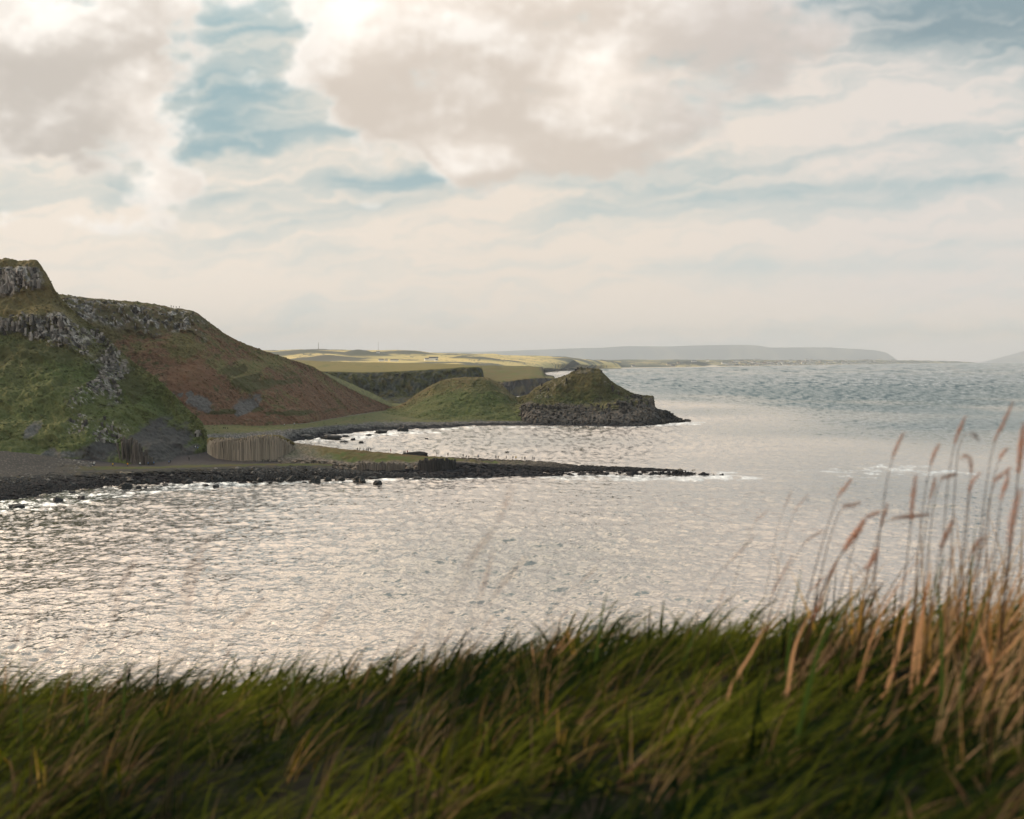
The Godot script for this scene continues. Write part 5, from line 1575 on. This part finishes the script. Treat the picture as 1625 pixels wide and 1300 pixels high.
func build_houses() -> void:
	var white := flat_color(Color(0.80, 0.78, 0.74))
	var cream := flat_color(Color(0.62, 0.55, 0.44))
	var slate := flat_color(Color(0.09, 0.095, 0.11))
	var tile := flat_color(Color(0.20, 0.12, 0.10))
	var farm := [
		[Vector3(-310.9,50.4,-4500), 16.0, 10.0, 6.0, "white farmhouse gable left of the long white barn", 0.5], [Vector3(-285.6,50.4,-4500), 34.0, 12.0, 9.0, "long white barn with a grey roof in the straw fields", 0.05], [Vector3(-454.9,47.3,-4300), 18.0, 8.0, 5.0, "white cottage in the straw fields, left of the low white farm", 0.2], [Vector3(-380.4,44.8,-4000), 26.0, 8.0, 4.5, "low white farm at the lower edge of the straw fields", 0.0],
		[Vector3(-478.2,34.8,-3100), 12.0, 8.0, 6.0, "small white house just above the brown hill's shoulder", 0.4], [Vector3(-606.6,75,-5600), 14.0, 9.0, 6.0, "small white house high in the straw fields", 0.0], [Vector3(-273.4,48.2,-4450), 12.0, 8.0, 5.0, "small white shed right of the long white barn", 0.8], [Vector3(-427.2,46.4,-4200), 10.0, 7.0, 4.0, "little white shed between the cottage and the low farm", 0.1],
	]
	for q in farm:
		var hm := house_mesh(q[1], q[2], q[3], q[3] * 0.5)
		var p: Vector3 = q[0]
		p.y = fields_under(p, "farmland") - 0.3
		var o := base("farmhouse", p, q[5])
		tag(o, q[4], "house", "farm buildings in the straw fields")
		put("wall", hm[0], white, o)
		put("roof", hm[1], slate, o)
	var shapes := [house_mesh(16, 11, 6, 4), house_mesh(30, 12, 8, 4), house_mesh(22, 14, 11, 4), house_mesh(50, 14, 7, 3)]
	var ends := [0.115, 0.175, 0.21, 0.245, 0.285, 1.0]
	var places := ["left of the dark low dune", "just right of the dark low dune", "behind the beach's left half", "behind the beach's right half", "below the far headland's tip", "on the low spit at the right"]
	for i in 230:
		var f := rng.randf()
		var px := 0.175 + 0.135 * f if i > 50 else 0.045 + 0.31 * rng.randf()
		var shore: float = on_line(town_front(), px).x
		var d := shore + rng.randf_range(120.0, 2400.0) * (0.3 + rng.randf())
		var p := Vector3(px * d, 0, -d)
		p.y = fields_under(p, "town_coast") - 0.5
		if p.y < -5.0:
			continue
		var s: Array = shapes[rng.randi() % 4]
		var o := base("town_house", p, rng.randf_range(-0.5, 0.5))
		var pale := rng.randf() < 0.72
		var dark := rng.randf() < 0.75
		var where := 0
		while px > ends[where]:
			where += 1
		tag(o, "small %s house, %s roof, in the hazy town %s" % ["white" if pale else "cream", "slate" if dark else "red", places[where]], "house", "houses of the hazy seaside town " + places[where])
		var big := 1.0 + 0.9 * rng.randf()
		put("wall", s[0], white if pale else cream, o).scale = Vector3(big, big, big)
		put("roof", s[1], slate if dark else tile, o).scale = Vector3(big, big, big)
	# two masts on the farmland's skyline
	for q in [[Vector3(-1080.3,114.7,-6900), 38.0, 1.6, "dark lattice mast on the farmland skyline, left of two"], [Vector3(-746.2,111.2,-6900), 46.0, 0.8, "thin pale mast on the farmland skyline, right of two"]]:
		var p: Vector3 = q[0]
		p.y = fields_under(p, "farmland") - 1.0
		var o := base("mast", p)
		tag(o, q[3], "mast", "masts on the farmland skyline")
		var cyl := CylinderMesh.new()
		cyl.top_radius = q[2] * 0.35
		cyl.bottom_radius = q[2]
		cyl.height = q[1]
		cyl.radial_segments = 6
		var c := put("pole", cyl, flat_color(Color(0.16, 0.15, 0.15)), o)
		c.position.y = q[1] / 2
		for k in 2:
			var arm := BoxMesh.new()
			arm.size = Vector3(q[2] * 3.2, 2.2, q[2] * 1.6)
			var a := put("antenna", arm, flat_color(Color(0.3, 0.29, 0.28)), o)
			a.position.y = q[1] * (0.94 - 0.22 * k)

func town_front() -> PackedVector3Array:
	return pts([258.4,0.3,-7507,672.9,0.3,-8946,916.4,0.3,-9585,1395.1,0.3,-10423,1868.9,0.3,-11544,2651.6,0.3,-13420,4236,0.3,-17042,6843,0.3,-22844,9616,0.3,-28255,11842,0.3,-31579])

func fields_under(p: Vector3, which: String) -> float:
	if not mats.has(which):
		mats[which] = ((get_node(which) as MeshInstance3D).mesh as ArrayMesh).surface_get_arrays(0)[Mesh.ARRAY_VERTEX]
	var v: PackedVector3Array = mats[which]
	var best := INF
	var y := -99.0
	for q in v:
		var d := absf(q.x - p.x) + absf(q.z - p.z) * 0.4
		if d < best:
			best = d
			y = q.y
	return y

func build_bank() -> void:
	# the ground of the cliff edge under the grass, falling away to the sea
	var xs := PackedFloat32Array()
	for i in 121:
		var t := (i - 60) / 60.0
		xs.append(signf(t) * (absf(t) * 6.0 + pow(absf(t), 4.0) * 60.0))
	var ds := PackedFloat32Array()
	for k in [-60.0, -40.0, -25.0, -15.0, -9.0, -5.0, -3.0, -2.0, -1.4]:
		ds.append(k)
	for j in 35:
		ds.append(-1.0 + j * 0.2)
	var d := 6.0
	while d < 110.0:
		ds.append(d)
		d *= 1.12
	var pos := PackedVector3Array()
	var nor := PackedVector3Array()
	var col := PackedColorArray()
	var index := PackedInt32Array()
	var nu := xs.size()
	var nv := ds.size()
	for j in nv:
		for i in nu:
			var p := Vector3(xs[i], bank(xs[i], ds[j]), -ds[j])
			pos.append(p)
			nor.append(Vector3(bank(xs[i] - 0.05, ds[j]) - bank(xs[i] + 0.05, ds[j]), 0.1, bank(xs[i], ds[j] + 0.05) - bank(xs[i], ds[j] - 0.05)).normalized())
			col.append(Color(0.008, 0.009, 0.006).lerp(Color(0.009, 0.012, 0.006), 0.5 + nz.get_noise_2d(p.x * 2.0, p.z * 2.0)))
	for j in nv - 1:
		for i in nu - 1:
			var a := j * nu + i
			index.append_array(PackedInt32Array([a + nu, a + nu + 1, a + 1, a + nu, a + 1, a]))
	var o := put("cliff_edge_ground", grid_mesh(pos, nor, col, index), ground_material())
	tag(o, "dark soil of the cliff edge under the long grass", "ground", "", "structure")

	var green := grass_material(0.85)
	var shapes := []
	for k in 6:
		shapes.append(tuft(k, 10, 0.15, 0.40, 0.005, 0.012, 0.6, 1.4, 0.75, 0.07))
	var spots := []
	var tints := []
	for k in 6:
		spots.append([])
		tints.append([])
	for i in 13000:
		var x := rng.randf_range(-5.8, 5.8)
		var z := rng.randf_range(0.9, 6.2)
		if z > crest(x) + 1.1:
			continue
		var k := rng.randi() % 6
		var s := rng.randf_range(0.7, 1.15) * (0.9 + 0.25 * n1.get_noise_2d(x * 1.1, z * 1.1))
		var turn := rng.randfn(0.0, 0.45)
		spots[k].append(Transform3D(Basis(Vector3.UP, turn).scaled(Vector3(s, s * rng.randf_range(0.85, 1.1), s)), Vector3(x, bank(x, z), -z)))
		var g := nz.get_noise_2d(x * 0.8 + 4.0, z * 0.8)
		var c := Color(0.008, 0.021, 0.007).lerp(Color(0.150, 0.165, 0.020), pow(clampf(0.45 + g + rng.randf_range(-0.45, 0.5), 0.0, 1.0), 1.5))
		if rng.randf() < 0.05 + 0.30 * smooth(0.7, 1.5, x):
			c = Color(0.24, 0.155, 0.085) * rng.randf_range(0.4, 1.2)
		tints[k].append(c)
	for k in 6:
		var t := many("long_grass", shapes[k], green, spots[k], tints[k])
		tag(t, "long wind bent green grass covering the near cliff edge", "grass", "long grass of the cliff edge", "stuff")

	# loose dry straw, mostly on the right
	var straw := grass_material(0.9)
	var dry := []
	for k in 3:
		dry.append(tuft(40 + k, 6, 0.35, 0.72, 0.004, 0.0095, 0.25, 0.8, 0.6, 0.0))
	for k in 3:
		var sp := []
		var ti := []
		for i in 120:
			var x := 0.95 + 1.8 * pow(rng.randf(), 0.8) if rng.randf() < 0.7 else rng.randf_range(-2.6, 1.0)
			var z := crest(x) + 0.3 - 1.7 * pow(rng.randf(), 1.5)
			var s := rng.randf_range(0.55, 1.0) * lerpf(0.45, 1.0, smooth(0.6, 1.3, x))
			sp.append(Transform3D(Basis(Vector3.UP, rng.randfn(0.0, 0.6)).scaled(Vector3.ONE * s), Vector3(x, bank(x, z), -z)))
			ti.append(Color(0.64, 0.36, 0.21).lerp(Color(0.60, 0.43, 0.30), rng.randf()) * rng.randf_range(0.45, 1.2))
		var t := many("dry_grass", dry[k], straw, sp, ti)
		tag(t, "dry orange and tan grass blades standing among the green, thickest at the right", "grass", "dry grass of the cliff edge", "stuff")
	build_stalks()

func build_stalks() -> void:
	var tan_ := Color(0.72, 0.46, 0.31)
	var pale := Color(0.74, 0.55, 0.42)
	var rust := Color(0.64, 0.42, 0.30)
	var brown := Color(0.44, 0.30, 0.215)
	var grey := Color(0.07, 0.06, 0.055)
	var leaf := Color(0.040, 0.070, 0.014)
	var gold := Color(0.20, 0.19, 0.04)
	var right := "dry seed headed stalks against the sea on the right"
	var middle := "thin seed headed stalks against the sea in the middle"
	var left := "thin seed headed stalks against the sea on the left"
	var list := [
		[[1.151,54.791,-3.62,1.117,54.713,-3.62,1.093,54.579,-3.62,1.065,54.281,-3.62], 0.075, tan_, rust, "stalk with a slim brown head standing apart, upper left of the tall right hand stalks", right],
		[[1.231,54.762,-3.55,1.208,54.708,-3.55,1.188,54.588,-3.55,1.163,54.295,-3.55], 0.06, tan_, rust, "stalk with a small brown head over the white water patch", right],
		[[1.306,54.842,-3.55,1.275,54.762,-3.55,1.255,54.624,-3.55,1.236,54.295,-3.55], 0.078, tan_, rust, "tall stalk with a thick brown head beside the bent dark one", right],
		[[1.345,54.77,-3.55,1.331,54.788,-3.55,1.309,54.795,-3.55,1.284,54.733,-3.55,1.263,54.295,-3.55], 0.035, tan_, grey, "stalk with a dark drooping head bent to the right", right],
		[[1.413,54.885,-3.48,1.386,54.824,-3.48,1.36,54.764,-3.48,1.337,54.614,-3.48,1.31,54.309,-3.48], 0.11, tan_, rust, "highest slim stalk with a long brown head near the right", right],
		[[1.456,54.745,-3.62,1.432,54.71,-3.62,1.408,54.598,-3.62,1.39,54.281,-3.62], 0.04, tan_, tan_, "short tan head between the highest stalk and the edge bundle", right],
		[[1.266,54.723,-3.48,1.282,54.735,-3.48,1.295,54.721,-3.48,1.297,54.682,-3.48,1.283,54.542,-3.48,1.265,54.309,-3.48], 0.07, tan_, brown, "stalk with a hooked brown head curling left", right],
		[[1.386,54.831,-3.34,1.382,54.783,-3.34,1.373,54.698,-3.34,1.359,54.526,-3.34,1.338,54.302,-3.34], 0.12, tan_, tan_, "tallest orange stalk cut by the right edge of the view", right, 1.5],
		[[1.297,54.691,-3.41,1.27,54.653,-3.41,1.264,54.551,-3.41,1.247,54.322,-3.41], 0.06, tan_, rust, "stalk with a leaning brown head under the hooked one", right],
		[[1.285,54.677,-3.55,1.254,54.666,-3.55,1.231,54.651,-3.55,1.211,54.533,-3.55,1.192,54.295,-3.55], 0.052, tan_, brown, "stalk with a nearly level dark brown head", right],
		[[1.197,54.674,-3.48,1.191,54.64,-3.48,1.181,54.606,-3.48,1.166,54.488,-3.48,1.144,54.273,-3.48], 0.06, tan_, brown, "upright stalk with a dark brown head left of the level one", right],
		[[0.999,54.654,-3.62,0.977,54.624,-3.62,0.956,54.594,-3.62,0.905,54.43,-3.62,0.852,54.206,-3.62], 0.062, tan_, tan_, "lone tan head left of the right hand stalks, over open water", right],
		[[1.095,54.691,-3.34,1.087,54.612,-3.34,1.084,54.56,-3.34,1.072,54.44,-3.34,1.052,54.267,-3.34], 0.11, tan_, rust, "straight tall stalk with a long rust head crossing the level stem", right, 1.2],
		[[1.354,54.713,-3.34,1.335,54.694,-3.34,1.305,54.663,-3.34,1.28,54.509,-3.34,1.263,54.302,-3.34], 0.06, tan_, rust, "rust head arching left beside the edge bundle", right],
		[[1.321,54.704,-3.27,1.311,54.667,-3.27,1.299,54.63,-3.27,1.287,54.485,-3.27,1.267,54.283,-3.27], 0.07, tan_, tan_, "tan head close to the edge bundle under the arching one", right],
		[[1.084,54.591,-3.55,1.076,54.56,-3.55,1.064,54.515,-3.55,1.043,54.368,-3.55,1.009,54.221,-3.55], 0.06, tan_, brown, "brown head at the left end of the level stem", right],
		[[1.207,54.557,-3.55,1.159,54.553,-3.55,1.105,54.546,-3.55,1.069,54.529,-3.55,1.034,54.405,-3.55,1.01,54.221,-3.55], 0.10, rust, brown, "brown stem bent level across its upright neighbours", right],
		[[1.063,54.568,-3.55,1.039,54.555,-3.55,1.014,54.536,-3.55,0.97,54.405,-3.55,0.926,54.221,-3.55], 0.045, tan_, rust, "small rust head leaning right, left of the level stem", right],
		[[1.026,54.585,-3.62,0.997,54.574,-3.62,0.967,54.563,-3.62,0.924,54.43,-3.62,0.88,54.206,-3.62], 0.055, tan_, brown, "faint brown head leaning low under the lone tan head", right],
		[[0.937,54.58,-3.27,0.921,54.549,-3.27,0.898,54.519,-3.27,0.848,54.435,-3.27,0.794,54.3,-3.27], 0.09, tan_, tan_, "thick tan stalk sloping down left from the middle of the right hand group", right, 1.5],
		[[1.149,54.589,-3.2,1.131,54.546,-3.2,1.114,54.503,-3.2,1.1,54.414,-3.2,1.082,54.265,-3.2], 0.075, tan_, brown, "brown head with a straight tan stem above the green leaf", right, 1.2],
		[[1.225,54.543,-3.2,1.209,54.52,-3.2,1.196,54.49,-3.2,1.189,54.414,-3.2,1.181,54.265,-3.2], 0.05, leaf, brown, "brown head on a green stem", right, 1.2],
		[[0.974,54.502,-3.27,0.964,54.479,-3.27,0.951,54.455,-3.27,0.906,54.415,-3.27,0.887,54.283,-3.27], 0.06, tan_, tan_, "short orange tan stalk with a kink, below the thick sloping one", right, 1.2],
		[[0.882,54.454,-3.34,0.872,54.43,-3.34,0.862,54.409,-3.34,0.837,54.336,-3.34,0.812,54.25,-3.34], 0.045, tan_, rust, "small rust head low between the slopes at right of middle", right],
		[[0.992,54.751,-2.4,0.976,54.684,-2.4,0.969,54.622,-2.4,0.961,54.523,-2.4,0.948,54.399,-2.4], 0.10, tan_, tan_, "thick orange stalk nearest the right edge", right, 1.1],
		[[0.723,54.482,-3.65,0.669,54.426,-3.65,0.623,54.379,-3.65,0.591,54.339,-3.65,0.562,54.275,-3.65,0.54,54.18,-3.65], 0.105, pale, tan_, "long slim tan head slanting over open water right of the middle", middle],
		[[0.781,54.547,-3.75,0.76,54.526,-3.75,0.737,54.505,-3.75,0.697,54.391,-3.75,0.651,54.177,-3.75], 0.05, pale, rust, "rust head left of the twin heads right of the middle", middle],
		[[0.853,54.609,-3.75,0.84,54.574,-3.75,0.823,54.537,-3.75,0.795,54.41,-3.75,0.759,54.177,-3.75], 0.055, pale, brown, "left one of the twin brown heads right of the middle", middle],
		[[0.903,54.595,-3.75,0.882,54.568,-3.75,0.86,54.539,-3.75,0.822,54.41,-3.75,0.778,54.177,-3.75], 0.06, pale, rust, "right one of the twin brown heads right of the middle", middle],
		[[0.931,54.497,-3.65,0.897,54.482,-3.65,0.86,54.448,-3.65,0.801,54.331,-3.65,0.75,54.18,-3.65], 0.075, tan_, brown, "thick brown plume leaning far right with a tan stem", middle, 1.3],
		[[0.778,54.428,-3.65,0.787,54.407,-3.65,0.793,54.38,-3.65,0.783,54.294,-3.65,0.756,54.18,-3.65], 0.04, tan_, brown, "small brown head tilting left against the thick plume's stem", middle],
		[[0.836,54.428,-3.65,0.801,54.36,-3.65,0.771,54.303,-3.65,0.751,54.246,-3.65,0.718,54.123,-3.65], 0.12, tan_, tan_, "tan stalk parallel to and below the thick plume", middle, 1.4],
		[[0.826,54.333,-3.65,0.809,54.294,-3.65,0.791,54.248,-3.65,0.772,54.18,-3.65], 0.06, tan_, brown, "brown head low beside the green blade right of the middle", middle],
		[[0.936,54.362,-3.65,0.906,54.335,-3.65,0.869,54.294,-3.65,0.83,54.218,-3.65], 0.06, tan_, tan_, "tan head low and leaning, right of the green blade", middle, 1.3],
		[[0.925,54.301,-3.65,0.9,54.241,-3.65,0.872,54.18,-3.65,0.845,54.086,-3.65], 0.08, tan_, tan_, "thick orange stalk rooted at the crest right of the middle", middle, 2.0],
		[[0.636,54.326,-3.65,0.625,54.301,-3.65,0.612,54.271,-3.65,0.592,54.199,-3.65], 0.05, pale, rust, "faint rust head above a small green blade", middle],
		[[0.254,54.39,-3.65,0.231,54.367,-3.65,0.203,54.341,-3.65,0.138,54.286,-3.65,0.089,54.199,-3.65], 0.06, pale, brown, "brown head with a slanting pale stem just right of the middle", middle],
		[[0.173,54.271,-3.65,0.157,54.248,-3.65,0.136,54.218,-3.65,0.108,54.161,-3.65], 0.05, pale, brown, "dark head low over the crest just right of the middle", middle],
		[[0.185,54.222,-3.65,0.157,54.194,-3.65,0.123,54.161,-3.65,0.085,54.105,-3.65], 0.06, gold, gold, "yellow green head rising from the crest just right of the middle", middle],
		[[0.35,54.267,-3.65,0.34,54.241,-3.65,0.329,54.214,-3.65,0.314,54.161,-3.65], 0.05, pale, gold, "small head with a yellow base beside the tallest green blade of the middle", middle],
		[[-0.001,54.808,-1.9,-0.004,54.797,-1.9,-0.009,54.779,-1.9,-0.032,54.73,-1.9,-0.063,54.681,-1.9,-0.095,54.603,-1.9,-0.12,54.524,-1.9], 0.05, pale, rust, "tallest faint stalk in the middle, bowing right", middle],
		[[-0.029,54.741,-1.9,-0.051,54.711,-1.9,-0.075,54.677,-1.9,-0.105,54.613,-1.9,-0.12,54.524,-1.9], 0.07, pale, pale, "faint pale stalk crossing left of the tallest middle stalk", middle],
		[[-0.033,54.663,-2.2,-0.043,54.625,-2.2,-0.057,54.58,-2.2,-0.073,54.534,-2.2,-0.093,54.46,-2.2], 0.08, pale, tan_, "slim tan stalk near the middle with a straight stem", middle],
		[[0.025,54.667,-2.1,-0.001,54.637,-2.1,-0.03,54.599,-2.1,-0.062,54.539,-2.1,-0.084,54.485,-2.1], 0.08, pale, pale, "faint pale stalk leaning right over the crest rise", middle],
		[[-0.05,54.248,-3.65,-0.067,54.226,-3.65,-0.087,54.197,-3.65,-0.127,54.105,-3.65], 0.05, pale, brown, "dark short head just left of where the crest rises", middle],
		[[-0.144,54.56,-2.1,-0.165,54.523,-2.1,-0.186,54.485,-2.1,-0.208,54.441,-2.1], 0.07, pale, pale, "faint pale stalk in front of the crest dip", middle],
		[[-0.174,54.205,-3.65,-0.194,54.176,-3.65,-0.217,54.141,-3.65,-0.249,54.067,-3.65], 0.05, pale, tan_, "tan head low over the crest left of the middle", middle],
		[[-0.288,54.607,-2,-0.303,54.584,-2,-0.319,54.558,-2,-0.342,54.499,-2], 0.06, pale, pale, "faint pale head alone between the left and middle stalks", middle],
		[[-1.573,54.154,-3.95,-1.594,54.109,-3.95,-1.615,54.056,-3.95,-1.649,53.982,-3.95], 0.08, tan_, rust, "brown head with a yellow tip at the far left", left],
		[[-1.234,54.135,-3.95,-1.261,54.097,-3.95,-1.294,54.056,-3.95,-1.348,53.978,-3.95], 0.07, tan_, rust, "brown head leaning right behind the middle green blade of three at left", left],
		[[-1.169,54.16,-3.95,-1.187,54.135,-3.95,-1.212,54.101,-3.95,-1.246,53.99,-3.95], 0.055, tan_, brown, "darker brown head with a yellow leaf above the right green blade of three", left],
		[[-0.608,54.685,-2,-0.624,54.659,-2,-0.637,54.632,-2,-0.647,54.594,-2,-0.655,54.546,-2,-0.662,54.478,-2], 0.10, pale, pale, "tall pale stalk bowing right on the left side", left],
		[[-0.465,54.732,-1.9,-0.482,54.706,-1.9,-0.499,54.677,-1.9,-0.51,54.632,-1.9,-0.516,54.593,-1.9,-0.525,54.504,-1.9], 0.10, pale, pale, "tallest pale stalk on the left side", left],
		[[-0.502,54.682,-2,-0.514,54.654,-2,-0.526,54.613,-2,-0.534,54.561,-2,-0.54,54.478,-2], 0.09, pale, tan_, "second tall pale stalk beside the tallest on the left", left],
		[[-0.948,54.256,-3.95,-0.955,54.215,-3.95,-0.959,54.17,-3.95,-0.969,54.051,-3.95], 0.05, pale, brown, "upright brown head right of the tallest pale stalk on the left", left],
		[[-0.44,54.577,-2.2,-0.472,54.549,-2.2,-0.508,54.517,-2.2,-0.558,54.449,-2.2], 0.08, pale, pale, "faint stalk slanting right, rightmost of the left side", left],
		[[-0.964,54.119,-3.95,-1.025,54.107,-3.95,-1.093,54.045,-3.95,-1.195,53.982,-3.95], 0.10, tan_, brown, "brown stalk bent almost level low over the left crest", left],
		[[-0.893,54.088,-3.95,-0.924,54.047,-3.95,-0.961,53.994,-3.95,-0.992,53.939,-3.95], 0.07, tan_, brown, "brown head leaning right just above the left crest", left],
		[[-0.72,54.544,-2.1,-0.734,54.522,-2.1,-0.751,54.491,-2.1,-0.771,54.447,-2.1], 0.06, pale, pale, "faint pale head between the left and middle green blades at left", left],
		[[-0.818,54.586,-2.1,-0.823,54.556,-2.1,-0.83,54.522,-2.1,-0.84,54.452,-2.1], 0.06, pale, pale, "faint upright pale head beside the far left brown one", left],
		[[-0.831,54.48,-2.3,-0.867,54.454,-2.3,-0.91,54.418,-2.3,-0.939,54.382,-2.3], 0.08, pale, tan_, "pale stalk slanting low across the far left", left],
	]
	for q in list:
		stalk(pts(q[0]), q[1] * 1.15, q[2], q[3], q[4], q[5], (q[6] if q.size() > 6 else 1.0) * (1.3 if q[5] == right else 0.66))
	var blades := [
		[[-1.669,54.016,-4.15,-1.672,53.978,-4.15,-1.67,53.917,-4.15], "left one of three upright dark green blades on the left crest", 1.1], [[-1.456,53.978,-4.15,-1.454,53.947,-4.15,-1.45,53.906,-4.15], "middle one of three upright dark green blades on the left crest", 1.4], [[-1.302,54.003,-4.15,-1.311,53.969,-4.15,-1.316,53.906,-4.15], "right one of three upright dark green blades on the left crest", 1.2],
		[[-0.718,54.051,-4.15,-0.723,53.993,-4.15,-0.741,53.917,-4.15], "slim green blade alone over the crest dip", 0.8], [[0.296,54.307,-3.75,0.278,54.245,-3.75,0.267,54.168,-3.75,0.254,54.061,-3.75], "tallest yellow green blade in the middle of the crest", 1.3], [[0.625,54.247,-3.75,0.597,54.21,-3.75,0.562,54.169,-3.75,0.526,54.08,-3.75], "dark green blade under the faint rust head", 1.4],
		[[0.814,54.422,-3.45,0.802,54.35,-3.45,0.79,54.293,-3.45,0.777,54.172,-3.45], "tall yellow green blade right of the thick plume", 1.2], [[1.309,54.574,-3.45,1.297,54.51,-3.45,1.293,54.422,-3.45,1.273,54.243,-3.45], "thin bright green blade among the orange stalks", 0.9], [[1.145,54.502,-2.9,1.122,54.446,-2.9,1.102,54.386,-2.9,1.071,54.273,-2.9], "broad dark green blade between orange stalks at the right", 1.6],
		[[1.03,54.547,-2.9,1.016,54.521,-2.9,1,54.484,-2.9,1.013,54.409,-2.9,1.017,54.304,-2.9], "green blade with a folded tip beside the pale bent leaf", 1.6], [[0.842,54.472,-2.9,0.816,54.446,-2.9,0.779,54.401,-2.9,0.727,54.319,-2.9], "broad dark green blade leaning right at the crest", 1.8],
	]
	for q in blades:
		stalk(pts(q[0]), 0.0, leaf, leaf, q[1], "single green blades rising above the crest", q[2], true)
	var bent := [
		[[1.254,54.334,-3.35,1.273,54.291,-3.35,1.299,54.196,-3.35,1.321,54.091,-3.35,1.336,54.021,-3.35], "wide pale dead leaf bent down to the right among the orange stalks", 2.0],
		[[1.096,54.404,-3.35,1.077,54.317,-3.35,1.056,54.213,-3.35,1.023,54.091,-3.35,1.001,54.004,-3.35], "wide orange dead leaf slanting down left at the right of the crest", 1.8],
		[[1.148,54.43,-3.35,1.128,54.352,-3.35,1.107,54.248,-3.35,1.093,54.126,-3.35], "orange dead leaf beside the wide slanting one", 1.4],
		[[1.236,54.282,-3.35,1.185,54.204,-3.35,1.134,54.126,-3.35,1.092,54.039,-3.35], "tan dead leaf running down left under the pale bent one", 1.8],
		[[1.144,54.456,-3.35,1.133,54.386,-3.35,1.122,54.3,-3.35,1.113,54.196,-3.35], "narrow orange dead leaf behind the orange pair", 1.2],
		[[0.062,54.103,-3.95,0.072,54.01,-3.95,0.082,53.928,-3.95], "upright grey brown dead leaf on the middle crest", 0.8],
		[[0.702,54.291,-3.35,0.651,54.196,-3.35,0.6,54.108,-3.35], "tan dead leaf slanting down left at the right of the middle", 1.3],
		[[0.822,54.326,-3.35,0.792,54.265,-3.35,0.768,54.196,-3.35], "short orange dead leaf under the thick orange stalk", 1.5],
	]
	for q in bent:
		stalk(pts(q[0]), 0.0, Color(0.40, 0.235, 0.13), tan_, q[1], "dead leaves among the stalks", q[2], true)
